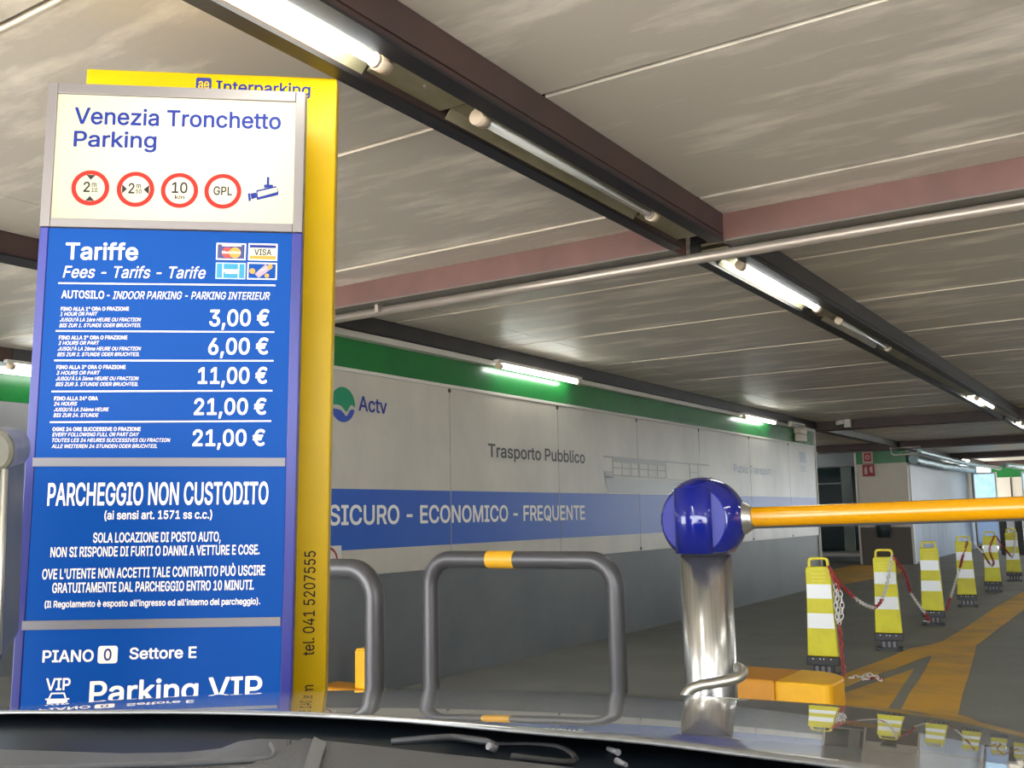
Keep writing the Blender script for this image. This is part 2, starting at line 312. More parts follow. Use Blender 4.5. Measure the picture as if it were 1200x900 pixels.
'B':[456,[[57,513,271,514,287,512,317,504,342,491,367,471,385,448,400,413,404,391,404,357,400,335,392,315,379,297,367,285,335,267,335,265,365,252,375,245,403,214,416,191,422,169,424,155,424,119,420,97,407,66,389,41,360,19,321,2,273,-6,63,-6,55,-2,54,505],[133,223,133,63,239,62,283,66,319,80,337,97,348,123,346,159,331,189,317,203,305,211,293,217,267,224],[133,291,231,290,255,292,283,301,301,311,313,323,322,337,330,363,328,389,323,403,315,417,295,434,267,444,251,446,133,445]],[[51,521,63,524,271,524,289,522,321,513,349,499,373,479,393,455,404,433,414,393,414,357,412,341,405,319,395,301,375,279,359,267,385,249,405,229,418,209,426,193,432,171,434,155,434,119,430,95,415,59,397,35,367,11,345,0,323,-8,273,-16,61,-16,53,-14,47,-9,44,3,44,505,46,515],[143,213,143,73,237,72,281,76,313,88,330,105,338,127,338,149,334,163,323,183,311,195,297,204,265,214],[143,301,227,300,251,302,269,306,289,315,305,329,314,343,318,355,320,377,311,405,301,417,291,425,265,434,249,436,143,435]]],
'C':[510,[[360,5,329,-6,297,-12,239,-12,197,-4,171,6,129,31,97,61,72,97,56,129,46,157,36,207,34,281,42,337,57,380,83,429,119,469,157,496,201,514,247,522,287,522,325,516,365,502,403,479,433,451,454,421,472,381,478,357,478,347,474,343,407,342,401,350,395,369,383,393,361,417,345,429,319,441,295,448,279,450,241,448,211,439,191,429,169,413,153,397,139,377,129,357,118,327,110,285,110,225,121,173,138,135,157,107,179,87,195,77,225,65,247,60,287,60,309,65,343,79,373,103,389,127,401,158,406,165,469,166,477,163,478,151,470,121,456,91,445,73,429,53,407,33,390,21]],[[365,-4,331,-16,295,-22,235,-22,195,-14,169,-4,123,23,91,53,64,91,42,137,30,179,26,205,24,279,32,339,43,373,64,417,91,455,113,477,133,493,151,504,181,518,229,530,287,532,327,526,367,512,401,493,421,477,441,457,462,427,480,389,488,357,488,345,481,335,471,332,405,332,394,341,386,365,375,387,355,409,339,421,315,432,293,438,275,440,243,438,213,429,197,421,175,405,161,391,147,371,128,325,120,281,120,227,132,171,146,141,165,113,185,95,215,79,249,70,285,70,323,80,349,95,367,111,383,137,394,167,401,174,409,176,471,176,479,174,485,169,488,163,488,151,484,131,474,105,453,67,437,47,413,25,397,13]]],
'D':[502,[[57,-5,54,3,55,511,63,514,261,514,297,508,323,500,364,479,389,461,405,445,429,412,448,375,458,345,464,315,468,281,468,231,464,193,458,165,448,135,425,92,403,63,379,41,353,24,305,4,279,-2,243,-6],[133,63,209,62,243,64,267,68,295,77,319,89,345,109,361,129,373,151,386,189,392,227,392,283,386,321,373,359,355,389,325,417,295,433,265,442,237,446,133,445]],[[51,-13,46,-7,44,3,44,505,47,517,53,522,61,524,263,524,299,518,325,510,371,487,397,467,413,451,438,417,458,377,468,347,474,317,478,281,478,231,474,191,468,163,457,131,433,85,411,57,385,33,343,8,307,-6,279,-12,243,-16,61,-16],[143,73,239,74,265,78,291,86,313,97,337,115,353,135,364,155,376,191,382,229,382,281,376,319,363,357,347,383,319,409,291,424,263,432,235,436,143,435]]],
'E':[419,[[379,-5,63,-6,55,-2,54,505,58,513,369,514,377,510,378,453,373,446,133,445,133,293,357,292,362,285,362,231,361,225,355,222,133,221,132,65,135,62,377,62,381,58,382,53,382,1]],[[385,-13,373,-16,61,-16,53,-14,47,-9,44,3,44,505,46,515,51,521,63,524,371,524,379,522,385,517,388,507,388,451,383,441,375,436,145,436,142,433,143,303,357,302,369,295,372,283,372,225,367,217,359,212,143,211,143,73,380,71,389,65,392,55,392,-1]]],
'F':[410,[[59,-6,55,-2,54,3,55,510,63,514,372,513,376,507,376,455,375,450,371,446,133,445,133,285,347,284,352,277,352,221,349,215,345,214,133,213,132,-1,125,-6]],[[55,-15,47,-9,44,1,44,505,46,515,53,522,61,524,367,524,377,522,383,517,386,509,386,453,383,443,374,437,143,435,143,295,350,293,359,287,362,279,362,217,357,209,347,204,143,203,141,-5,135,-13,127,-16]]],
'G':[520,[[287,522,325,516,355,506,380,493,409,473,439,443,462,407,478,365,480,347,473,342,406,343,387,381,365,411,333,434,307,444,277,450,253,450,211,439,187,427,175,419,153,397,138,375,125,347,112,299,110,283,110,225,112,209,123,167,138,135,157,107,179,87,209,71,247,60,291,60,317,66,341,76,363,91,381,111,395,135,406,167,407,191,282,193,278,199,278,255,279,259,285,262,479,262,484,255,484,179,474,125,458,89,435,57,403,27,380,13,358,3,325,-8,299,-12,237,-12,197,-4,151,16,121,37,87,73,60,119,44,163,38,193,34,229,34,281,40,329,56,381,73,414,91,441,109,461,148,491,187,510,215,518,245,522]],[[243,532,289,532,327,526,361,514,405,489,445,451,461,429,479,393,490,355,488,341,477,332,403,333,394,341,373,385,359,403,345,415,323,428,289,438,273,440,255,440,233,436,195,420,181,411,161,391,145,367,128,325,120,281,120,227,130,177,146,141,167,111,193,90,231,74,251,70,287,70,315,76,335,84,357,99,373,117,385,137,396,169,397,179,395,182,285,182,275,185,270,191,268,201,268,257,275,269,285,272,477,272,487,269,493,261,494,179,488,137,474,99,453,63,421,29,385,4,341,-14,301,-22,235,-22,195,-14,145,8,117,27,87,57,62,93,49,119,34,161,26,205,24,281,30,331,43,375,65,421,83,447,101,467,141,499,171,514,197,524]]],
'H':[517,[[57,-5,54,3,55,511,61,514,123,514,128,513,132,509,133,295,383,294,386,297,386,509,393,514,461,513,464,505,463,-3,457,-6,395,-6,390,-5,386,-1,385,225,135,226,132,223,132,-1,125,-6]],[[51,-13,46,-7,44,3,44,505,47,517,59,524,125,524,133,522,140,515,142,507,143,305,373,304,376,307,377,513,383,521,391,524,457,524,467,521,472,515,474,505,474,3,471,-9,459,-16,393,-16,383,-13,377,-5,375,215,145,216,142,213,141,-5,135,-13,127,-16,61,-16]]],
'I':[300,[[31,-6,27,-2,26,3,26,55,29,61,109,62,112,65,112,443,109,446,29,447,26,453,26,509,30,513,35,514,271,514,275,510,276,505,276,453,273,447,193,446,190,443,190,65,193,62,273,61,276,55,276,-1,272,-5,267,-6]],[[25,522,35,524,269,524,277,522,284,515,286,507,286,453,281,441,271,436,203,436,200,433,200,75,203,72,271,72,281,67,286,57,286,1,284,-7,277,-14,267,-16,33,-16,25,-14,18,-7,16,1,16,55,21,67,31,72,99,72,102,75,102,433,99,436,31,436,21,441,16,451,16,507,18,515]]],
'J':[396,[[337,514,341,510,342,505,342,127,338,99,328,69,311,41,293,23,269,6,247,-4,213,-12,159,-12,117,-2,83,17,57,43,46,59,34,87,28,117,28,173,35,178,101,177,104,171,104,133,113,99,121,85,135,71,155,61,177,56,195,56,213,60,235,71,249,85,257,99,266,135,266,509,273,514]],[[339,524,349,517,352,507,352,127,346,89,336,63,319,35,297,13,275,-2,237,-18,213,-22,157,-22,133,-18,111,-10,75,11,47,39,32,65,24,85,18,115,19,177,25,185,33,188,97,188,107,185,114,175,114,135,122,103,131,89,149,74,177,66,193,66,219,74,229,79,239,89,248,103,256,137,256,511,261,519,271,524]]],
'K':[467,[[451,-5,375,-6,367,-3,197,233,132,165,131,-2,123,-6,61,-6,55,-3,54,505,57,513,125,514,132,509,131,262,181,321,359,513,443,514,451,511,451,504,439,489,257,295,252,287,447,15,454,3]],[[457,-13,447,-16,373,-16,361,-11,197,217,175,197,142,161,142,1,139,-9,133,-14,123,-16,59,-16,47,-9,44,3,44,505,46,515,51,521,61,524,127,524,135,521,141,513,141,291,353,521,363,524,445,524,453,522,459,517,462,511,462,503,447,483,264,287,459,15,464,-1]]],
'L':[393,[[59,514,125,514,129,513,132,507,133,63,363,62,367,58,368,53,368,1,364,-5,63,-6,55,-2,54,505,55,510]],[[57,524,127,524,137,519,142,511,143,73,366,71,375,65,378,55,378,-1,375,-9,369,-14,359,-16,61,-16,53,-14,46,-7,44,3,44,507,47,517]]],
'M':[628,[[571,513,574,505,573,-3,567,-6,507,-6,502,-5,498,-1,499,390,466,297,350,1,345,-5,339,-6,287,-6,279,0,160,297,127,390,128,-1,121,-6,57,-5,54,3,55,511,61,514,149,514,154,513,159,508,288,179,315,97,346,191,469,508,477,514]],[[579,519,583,512,584,505,584,3,579,-11,569,-16,503,-16,493,-11,488,-3,487,324,359,-3,351,-13,339,-16,285,-16,277,-13,270,-5,139,324,138,-3,133,-11,123,-16,59,-16,49,-11,45,-4,44,3,44,505,49,519,61,524,151,524,159,522,167,515,297,183,315,131,337,195,461,515,469,522,477,524,567,524]]],
'N':[523,[[467,-5,389,-6,381,-3,193,292,129,399,128,369,132,289,132,-1,128,-5,123,-6,61,-6,55,-3,54,505,57,513,135,514,143,511,349,186,393,113,394,509,398,513,403,514,463,514,469,511,470,3]],[[473,521,478,515,480,505,480,3,477,-9,471,-14,463,-16,387,-16,375,-11,141,358,142,-3,137,-11,127,-16,61,-16,51,-13,46,-7,44,3,44,505,47,517,53,522,61,524,137,524,149,519,383,151,384,511,389,519,399,524,463,524]]],
'O':[533,[[297,-12,237,-12,197,-4,159,12,117,41,85,77,72,97,58,125,46,157,36,207,34,281,42,337,57,380,72,411,85,430,119,469,157,496,201,514,247,522,287,522,333,514,377,496,415,469,449,431,462,411,477,380,492,333,498,293,498,215,494,185,478,129,461,96,433,57,405,31,386,19,349,0],[287,60,325,71,345,81,367,97,389,123,405,153,418,191,424,235,424,275,420,307,411,341,392,381,377,401,347,427,323,439,293,448,255,450,231,446,213,440,187,427,161,405,143,383,129,357,116,319,110,283,110,223,118,181,129,151,149,117,167,97,195,77,227,64,249,60]],[[299,-22,235,-22,195,-14,153,4,123,23,93,51,64,91,48,123,38,149,26,205,24,281,32,339,48,385,64,417,77,437,93,457,113,477,151,504,199,524,245,532,289,532,335,524,383,504,421,477,441,457,457,437,470,417,486,385,502,335,508,295,508,215,504,183,487,125,469,89,441,51,411,23,393,11,351,-10],[275,440,243,438,215,430,181,411,163,393,144,365,134,343,126,317,120,281,120,227,122,211,130,177,145,141,163,115,185,95,217,78,251,70,285,70,321,80,351,97,367,111,387,139,400,167,408,193,414,237,414,271,408,315,398,347,383,377,359,405,339,420,309,433]]],
'P':[445,[[59,-6,55,-2,54,3,55,510,63,514,267,514,307,506,337,492,369,469,385,451,400,425,412,387,414,373,414,321,402,275,392,255,381,239,359,217,337,202,305,188,257,180,133,179,132,-1,125,-6],[133,249,247,248,289,259,305,269,319,283,327,297,338,335,338,361,334,381,327,399,317,415,295,433,263,444,247,446,133,445]],[[53,-14,46,-7,44,1,44,505,46,515,53,522,61,524,267,524,309,516,343,500,377,475,393,457,409,429,422,389,424,373,424,319,412,273,400,249,387,231,365,209,343,194,307,178,257,170,143,169,142,1,140,-7,135,-13,127,-16,61,-16],[143,259,245,258,285,268,301,279,311,289,319,303,328,339,328,359,324,379,318,395,307,411,289,424,261,434,245,436,143,435]]],
'Q':[533,[[471,-53,399,-54,355,2,321,-8,295,-12,237,-12,185,0,148,19,117,41,99,59,72,97,56,129,46,157,36,207,34,281,42,337,57,380,72,411,85,431,119,469,157,496,201,514,247,522,287,522,333,514,377,496,403,479,435,449,462,411,478,379,488,349,496,309,498,291,498,217,496,199,488,159,478,129,462,97,435,59,413,37,473,-43,474,-49],[257,450,231,446,197,433,173,417,153,397,143,383,129,357,116,319,110,283,110,225,118,181,129,151,149,117,167,97,195,77,225,65,247,60,285,60,305,64,307,67,241,153,241,161,247,164,315,164,325,155,363,103,369,99,377,107,396,135,415,181,424,233,424,273,420,307,411,341,392,381,377,401,347,427,323,439,293,448]],[[477,-61,467,-64,395,-63,385,-55,351,-10,299,-22,239,-22,211,-18,181,-9,143,10,109,35,91,53,64,91,48,123,38,149,26,205,24,281,32,339,48,385,64,417,77,437,93,457,113,477,151,504,199,524,245,532,289,532,335,524,367,512,409,487,441,457,470,417,487,383,504,325,508,293,508,213,502,173,486,123,469,89,427,35,482,-39,484,-51],[275,440,243,438,215,430,181,411,163,393,144,365,134,343,126,317,120,281,120,227,122,211,130,177,145,141,163,115,185,95,217,78,251,70,283,70,289,73,232,149,230,159,235,169,247,174,319,173,331,163,369,114,387,139,400,167,408,193,414,237,414,271,408,315,398,347,383,377,359,405,339,420,309,433]]],
'R':[449,[[57,513,267,514,285,512,303,508,336,495,361,479,383,457,401,426,412,393,414,377,414,325,412,311,403,284,392,261,381,245,367,231,346,217,327,207,325,203,430,11,434,1,431,-5,355,-6,347,-3,244,189,239,192,133,191,132,-1,128,-5,123,-6,61,-6,55,-3,54,505],[133,261,227,260,259,262,291,271,309,281,328,303,338,333,338,371,331,395,323,411,299,432,283,439,263,444,247,446,133,445]],[[51,521,63,524,267,524,287,522,305,518,341,504,367,487,391,463,410,431,422,395,424,377,424,325,422,309,412,279,400,255,389,239,373,223,338,199,442,9,444,-3,437,-13,427,-16,353,-16,341,-11,246,165,237,181,233,182,143,181,142,1,137,-11,127,-16,61,-16,53,-14,47,-9,44,3,44,505,46,515],[143,271,225,270,257,272,287,280,303,289,319,307,328,337,328,369,322,391,315,405,293,424,261,434,245,436,143,435]]],
'S':[447,[[249,522,287,516,315,506,342,491,365,473,383,453,398,425,406,395,405,375,399,372,335,372,330,377,324,403,315,417,293,435,277,443,245,452,207,452,167,441,139,421,127,401,122,387,122,363,125,355,131,343,143,331,169,315,217,298,311,272,343,256,369,239,393,213,406,191,414,157,414,123,410,99,395,66,377,41,365,29,344,15,305,-4,273,-12,255,-14,191,-14,155,-8,131,0,106,13,85,27,59,55,43,86,34,113,32,127,33,139,39,142,105,142,110,137,117,111,127,93,151,73,165,66,201,56,245,56,281,65,301,75,319,89,330,105,338,123,340,143,337,157,327,175,317,185,297,197,253,213,153,242,115,260,87,279,65,303,52,329,46,357,46,387,50,411,65,444,75,459,97,481,118,495,149,510,177,518,205,522]],[[251,532,289,526,321,514,349,499,375,477,391,459,408,427,416,397,416,377,413,369,401,362,332,363,322,371,317,393,307,411,287,427,273,434,243,442,209,442,171,432,147,415,137,399,132,385,134,359,139,349,147,341,171,325,219,308,315,281,349,264,375,247,401,219,415,195,424,159,424,121,416,85,403,59,383,33,351,7,308,-13,275,-22,257,-24,189,-24,153,-18,125,-8,89,11,59,39,46,57,34,81,26,103,22,127,22,139,25,145,37,152,108,151,118,143,126,115,135,99,157,81,179,72,203,66,243,66,279,75,311,95,322,111,328,125,330,141,327,155,321,167,313,175,291,189,251,203,149,233,109,252,81,271,57,297,43,325,36,355,36,389,44,425,57,451,67,465,91,489,111,503,145,519,175,528,205,532]]],
'T':[449,[[257,-6,195,-6,189,-3,188,1,187,445,31,446,27,450,26,455,26,507,31,514,415,514,420,513,424,509,424,453,419,446,267,446,264,443,264,3,263,-3]],[[259,-16,193,-16,183,-11,178,-3,177,435,33,436,25,438,19,443,16,451,16,507,19,517,27,523,417,524,427,521,433,513,434,451,431,443,425,438,417,436,277,436,274,433,274,1,269,-11]]],
'U':[517,[[461,513,464,505,464,173,462,145,456,115,439,78,423,55,389,23,365,8,321,-8,281,-14,219,-12,171,0,138,17,111,37,85,67,68,97,56,137,54,157,55,511,61,514,121,514,126,513,130,509,130,169,141,127,157,101,175,83,193,72,229,60,273,58,313,67,343,83,363,103,377,129,386,159,388,185,388,509,395,514]],[[467,521,472,515,474,507,474,173,472,143,466,113,447,71,429,47,405,23,383,7,349,-10,303,-22,279,-24,237,-24,215,-22,167,-9,131,9,105,29,77,61,59,93,46,135,44,157,44,505,47,517,59,524,123,524,131,522,138,515,140,505,140,171,144,149,151,129,163,109,187,87,209,76,231,70,269,68,309,76,337,91,359,115,374,151,378,187,378,505,380,515,385,521,393,524,457,524]]],
'V':[480,[[13,513,83,514,91,508,200,205,241,79,388,509,392,513,397,514,461,514,467,510,468,503,464,491,286,1,280,-5,205,-6,197,0,12,499,10,507]],[[5,519,15,524,85,524,93,521,100,513,241,113,380,515,387,522,397,524,463,524,471,521,476,515,478,503,474,489,295,-3,285,-14,277,-16,203,-16,195,-13,188,-5,2,497,0,509]]],
'W':[686,[[11,511,17,514,81,514,90,507,172,191,193,100,298,507,307,514,383,513,388,507,466,209,490,103,493,99,596,509,603,514,673,513,676,507,672,489,540,9,535,-3,529,-6,457,-6,452,-5,448,-1,343,395,304,243,236,-1,229,-6,151,-5,144,13,14,489,10,507]],[[683,517,686,507,682,487,550,7,541,-11,529,-16,455,-16,447,-14,440,-7,343,350,260,43,244,-7,237,-14,229,-16,155,-16,143,-11,134,11,4,487,0,507,5,519,15,524,83,524,91,521,98,513,193,145,288,509,297,521,307,524,381,524,389,521,396,513,491,146,494,147,588,515,595,522,603,524,671,524]]],
'X':[474,[[15,-5,12,3,17,10,192,261,25,503,25,511,33,514,109,513,215,356,237,318,305,423,369,513,447,513,450,507,449,501,284,263,461,5,461,-3,453,-6,383,-6,377,-3,293,115,237,202,181,115,97,-3,89,-6]],[[7,-11,2,-1,5,11,180,261,17,497,14,507,17,517,23,522,31,524,105,524,115,521,163,453,237,339,319,461,363,521,375,524,443,524,453,521,460,511,458,497,296,263,469,11,472,1,469,-9,463,-14,455,-16,383,-16,373,-13,345,23,237,182,189,109,103,-11,89,-16,19,-16]]],
'Y':[472,[[267,-6,205,-6,198,-1,197,205,13,502,12,509,17,514,91,514,97,511,237,280,263,328,375,511,381,514,451,514,456,513,460,509,459,504,451,490,274,205,274,1,271,-5]],[[269,-16,203,-16,195,-13,190,-7,188,3,188,201,4,497,2,511,11,522,19,524,91,524,103,519,237,302,279,375,369,519,381,524,453,524,461,522,468,515,470,505,466,495,285,203,284,-1,279,-11]]],
'Z':[438,[[403,-5,45,-6,37,-3,37,50,308,445,39,446,35,450,34,455,34,507,37,513,395,514,403,511,403,459,175,125,130,65,133,62,401,62,405,58,406,53,406,1]],[[409,-13,397,-16,43,-16,35,-14,29,-9,26,1,26,47,28,55,288,435,37,436,29,441,24,451,24,509,31,521,43,524,397,524,405,522,411,517,414,507,414,463,412,455,183,119,150,75,153,72,403,72,411,67,416,57,416,-1]]],
'a':[389,[[341,-5,276,-5,272,1,271,36,247,11,217,-6,185,-14,135,-14,97,-4,81,4,63,17,45,37,34,55,26,79,24,123,34,159,43,173,57,187,73,198,109,214,157,224,253,237,265,243,270,253,268,277,257,301,239,315,213,324,177,324,145,313,121,295,107,273,101,268,40,285,36,289,36,297,47,318,57,333,87,361,115,376,147,386,175,390,215,390,249,384,271,376,297,361,317,341,326,327,338,299,342,279,344,251,344,3],[269,177,213,166,153,158,123,147,105,131,100,119,98,99,105,79,111,71,121,64,153,52,189,52,213,59,229,67,253,89,265,113,270,133]],[[347,-13,337,-16,275,-16,264,-7,261,9,239,-6,207,-20,185,-24,133,-24,95,-14,75,-4,57,9,37,31,26,49,18,69,14,91,14,123,23,159,39,183,53,197,67,206,107,224,155,234,241,244,257,250,260,255,258,275,249,295,233,307,209,314,179,314,149,304,133,293,113,265,103,258,93,258,33,277,27,286,26,297,38,323,49,339,81,369,111,385,145,396,175,400,217,400,243,396,273,386,303,369,325,347,342,317,348,301,352,281,354,253,354,1,352,-7],[259,164,175,152,147,146,129,139,113,125,110,117,108,103,113,85,119,77,127,72,155,62,187,62,209,68,221,74,243,93,252,107,260,133]]],
'b':[424,[[53,514,113,514,120,509,121,337,149,367,179,384,209,390,247,390,263,388,292,379,325,361,355,331,379,288,390,255,396,213,396,165,386,107,370,69,351,41,321,13,296,-1,279,-8,247,-14,211,-14,189,-10,165,0,149,11,119,44,118,1,115,-5,55,-6,48,-1,48,505,49,510],[203,54,235,54,245,56,261,62,285,79,299,97,309,117,318,145,322,171,322,205,318,233,309,261,299,281,287,297,269,311,257,317,231,324,209,324,189,319,171,311,155,299,141,281,133,265,124,239,120,217,120,161,129,123,139,101,153,81,167,69,187,59]],[[47,522,55,524,115,524,123,521,128,515,130,507,131,365,157,384,191,398,209,400,247,400,281,394,321,376,333,367,363,337,388,293,400,257,406,213,406,163,396,105,378,63,359,35,327,5,301,-10,263,-22,209,-24,171,-14,151,-3,129,15,126,-7,115,-16,53,-16,45,-13,40,-7,38,3,38,507,40,515],[205,64,233,64,243,66,257,71,279,87,291,103,300,121,308,147,312,175,312,203,308,231,300,257,291,275,278,291,263,303,247,310,227,314,211,314,187,308,161,291,142,261,134,237,130,213,130,163,138,127,147,107,161,87,173,77,191,68]]],
'c':[396,[[300,367,325,349,345,327,364,293,368,279,367,273,363,270,301,256,297,260,291,275,281,291,265,307,251,315,215,324,185,322,165,315,149,305,131,287,113,253,106,229,102,201,102,173,106,145,115,117,131,89,149,71,161,63,185,54,217,52,237,57,259,66,283,87,297,117,305,122,363,109,368,99,363,82,343,47,317,21,295,6,263,-8,227,-14,189,-14,171,-12,136,-1,101,19,69,51,56,71,43,98,36,117,28,165,28,211,32,243,43,278,63,316,79,337,109,363,137,378,173,388,227,390,261,384]],[[265,-18,229,-24,187,-24,153,-18,111,0,79,25,61,45,48,65,34,93,26,115,18,163,18,211,22,245,34,283,55,323,81,353,111,376,153,394,187,400,229,400,263,394,289,384,319,367,341,347,362,319,378,283,377,271,369,262,309,246,299,246,289,253,281,273,273,285,259,299,235,310,215,314,199,314,169,306,155,297,139,281,122,249,112,199,112,175,118,139,125,119,139,95,155,79,167,71,187,64,203,62,225,64,247,71,261,79,275,93,289,123,301,132,315,132,363,120,376,109,378,95,373,79,364,61,349,39,321,11,301,-2]]],
'd':[424,[[373,514,377,510,378,505,378,-1,371,-6,311,-5,308,1,307,46,291,25,273,9,237,-10,213,-14,179,-14,153,-10,134,-3,103,13,73,41,58,63,38,109,28,165,28,213,32,245,45,286,67,327,95,357,128,377,163,388,179,390,215,390,245,384,273,369,305,335,306,509,313,514],[187,54,221,54,243,61,263,73,275,85,293,117,302,145,306,171,306,205,302,235,293,263,285,279,273,295,253,311,241,317,215,324,195,324,173,319,153,309,133,291,115,261,106,233,102,207,102,175,106,147,113,125,126,97,139,79,149,71,163,62]],[[379,522,386,515,388,507,388,3,386,-7,381,-13,373,-16,311,-16,300,-7,297,15,265,-8,247,-17,229,-22,177,-24,151,-20,129,-12,97,5,67,33,50,57,28,107,18,163,18,213,22,247,36,291,59,333,87,363,111,380,151,396,179,400,215,400,233,398,261,388,279,377,295,363,296,507,298,515,303,521,311,524,371,524],[189,64,217,64,233,68,249,75,265,89,284,121,292,147,296,175,296,203,292,233,284,259,277,273,265,289,247,303,231,310,211,314,197,314,175,309,159,301,139,283,124,257,116,231,112,203,112,177,116,149,122,129,134,103,147,86,155,79,173,69]]],
'e':[404,[[187,390,223,390,257,384,291,370,311,357,329,341,352,309,364,283,374,243,378,171,377,166,373,162,104,161,104,147,111,121,127,91,145,73,157,65,187,54,225,52,257,61,279,75,299,105,305,110,317,110,371,95,372,89,362,65,351,47,337,31,322,19,291,0,249,-12,193,-14,155,-8,133,0,103,17,77,41,58,67,42,99,30,147,28,207,30,231,42,277,61,314,73,331,95,353,116,367,153,384],[105,227,299,226,302,231,291,269,281,287,267,303,255,311,235,320,217,324,195,324,173,319,157,312,143,303,129,289,118,273,109,253,104,235]],[[159,396,187,400,241,398,277,388,297,378,331,353,347,335,368,299,378,273,386,231,388,193,388,165,379,154,369,152,115,151,121,123,135,97,151,81,163,73,189,64,221,62,255,71,272,83,293,113,303,120,319,120,369,108,377,103,382,93,379,79,363,47,347,27,329,11,305,-4,271,-18,235,-24,191,-24,153,-18,111,0,85,19,59,47,34,93,26,115,18,163,18,211,24,253,38,293,57,327,89,361,111,376,135,388],[116,237,287,236,290,239,281,267,261,295,251,302,233,310,215,314,197,314,171,308,147,293,135,281,126,267,118,249]]],
'f':[254,[[83,-6,77,-3,76,3,76,317,73,320,3,321,0,327,0,379,7,384,75,385,76,453,82,475,93,493,122,519,151,532,173,536,207,536,239,530,247,527,250,521,233,465,227,462,203,468,175,465,163,459,157,453,148,429,149,385,227,384,233,381,234,329,233,323,227,320,151,320,148,317,148,-1,141,-6]],[[81,-16,71,-11,66,1,66,307,63,310,5,310,-5,315,-10,325,-10,381,-5,389,3,394,65,395,66,455,73,479,85,499,115,527,137,538,171,546,209,546,241,540,255,533,260,521,241,459,229,452,201,458,177,455,165,447,158,427,159,395,229,394,239,389,244,379,244,329,241,317,231,310,161,310,158,307,158,-3,153,-11,145,-16]]],
'g':[425,[[374,383,378,375,378,-25,372,-61,360,-87,335,-117,311,-134,271,-150,239,-156,177,-156,161,-154,125,-144,97,-130,75,-113,53,-86,46,-71,51,-61,81,-44,101,-36,107,-39,137,-71,167,-86,187,-90,227,-90,259,-81,277,-71,285,-63,291,-57,299,-41,304,-25,306,1,306,49,305,53,303,52,293,37,277,23,247,6,223,0,171,0,141,6,115,18,89,35,71,53,52,81,40,107,32,137,28,169,28,213,34,255,44,285,58,313,77,339,103,363,135,380,163,388,179,390,217,390,251,382,281,363,307,334,308,377,311,383],[213,324,195,324,167,317,149,307,133,291,120,271,113,255,102,209,102,179,106,151,123,109,143,85,165,73,187,66,221,66,233,68,251,75,269,87,279,97,293,121,302,149,306,175,306,209,302,235,295,259,283,283,265,303,255,310,229,321]],[[379,392,386,385,388,377,388,-27,382,-63,368,-93,341,-125,317,-142,273,-160,241,-166,175,-166,159,-164,121,-153,91,-138,65,-117,44,-91,37,-76,36,-69,38,-61,45,-53,91,-28,103,-26,113,-31,143,-63,163,-74,189,-80,225,-80,239,-77,265,-67,284,-49,294,-23,296,23,293,25,269,6,237,-8,223,-10,167,-10,139,-4,109,10,83,27,61,49,44,75,30,105,22,135,18,169,18,215,24,257,35,289,50,319,69,345,97,371,131,389,161,398,179,400,217,400,241,396,261,388,297,363,299,383,303,389,310,393,371,394],[211,314,197,314,171,308,155,299,141,285,129,267,122,251,112,205,112,181,116,153,131,115,141,101,155,89,169,82,191,76,231,78,247,84,263,95,271,103,284,125,292,151,296,179,296,207,292,233,286,255,275,277,259,295,249,302,227,311]]],
'h':[410,[[52,513,113,514,120,509,121,341,147,367,175,382,211,390,243,390,277,384,298,375,323,357,341,334,352,313,360,287,364,239,364,3,360,-5,297,-6,290,-1,290,245,288,259,283,275,269,299,251,313,225,322,193,322,169,314,151,303,134,283,124,261,120,237,120,-1,116,-5,111,-6,55,-6,49,-2,48,505]],[[47,522,55,524,115,524,123,521,128,515,130,507,131,367,147,379,169,390,193,398,213,400,263,398,289,390,317,375,333,361,356,329,370,289,374,239,374,1,372,-7,365,-14,357,-16,295,-16,287,-13,281,-5,280,243,278,257,273,273,261,293,241,307,223,312,195,312,181,308,163,299,147,285,134,259,130,235,130,3,128,-7,121,-14,111,-16,53,-16,45,-13,40,-7,38,3,38,507,40,515]]],
'i':[167,[[55,384,113,384,119,381,120,377,120,3,119,-3,113,-6,55,-6,49,-3,48,1,48,375,49,381],[36,469,36,495,41,506,47,515,57,523,73,530,95,530,110,523,125,509,132,493,132,473,125,458,113,445,99,438,71,438,65,440,55,445,43,457]],[[115,-16,51,-16,43,-11,38,-1,38,377,43,389,53,394,117,394,125,389,130,379,130,1,125,-11],[26,467,26,497,33,513,41,523,51,531,71,540,97,540,117,531,133,515,142,495,142,471,133,451,119,437,101,428,69,428,51,436,33,453]]],
'j':[167,[[113,384,119,381,120,375,120,-45,118,-63,114,-79,105,-98,93,-115,74,-131,53,-142,39,-146,-11,-150,-16,-143,-15,-86,-11,-82,15,-80,27,-75,39,-63,46,-45,48,-23,48,379,55,384],[36,469,36,495,43,510,54,521,73,530,93,530,110,523,125,509,132,493,132,473,125,458,115,447,97,438,71,438,57,444,45,453]],[[115,394,125,389,130,377,130,-45,128,-65,123,-82,113,-105,101,-121,81,-139,57,-151,41,-156,5,-160,-13,-160,-21,-155,-26,-145,-25,-84,-21,-77,-15,-73,13,-70,25,-64,31,-57,35,-45,38,-21,38,381,43,389,51,394],[26,467,26,499,35,517,47,529,71,540,95,540,117,531,133,515,142,495,142,471,133,451,121,439,99,428,69,428,51,436,37,447]]],
'k':[381,[[53,514,113,514,120,509,121,222,279,383,355,384,363,380,364,375,361,371,241,249,211,215,377,5,378,-1,374,-5,291,-5,153,168,120,137,119,-2,111,-6,55,-6,49,-2,48,505,49,510]],[[47,522,55,524,115,524,125,519,130,511,131,247,275,392,283,394,357,394,365,392,371,387,374,375,369,365,224,215,385,11,388,-3,381,-13,371,-16,297,-16,285,-13,273,-1,153,152,130,133,130,1,127,-9,121,-14,111,-16,53,-16,41,-9,38,3,38,505,40,515]]],
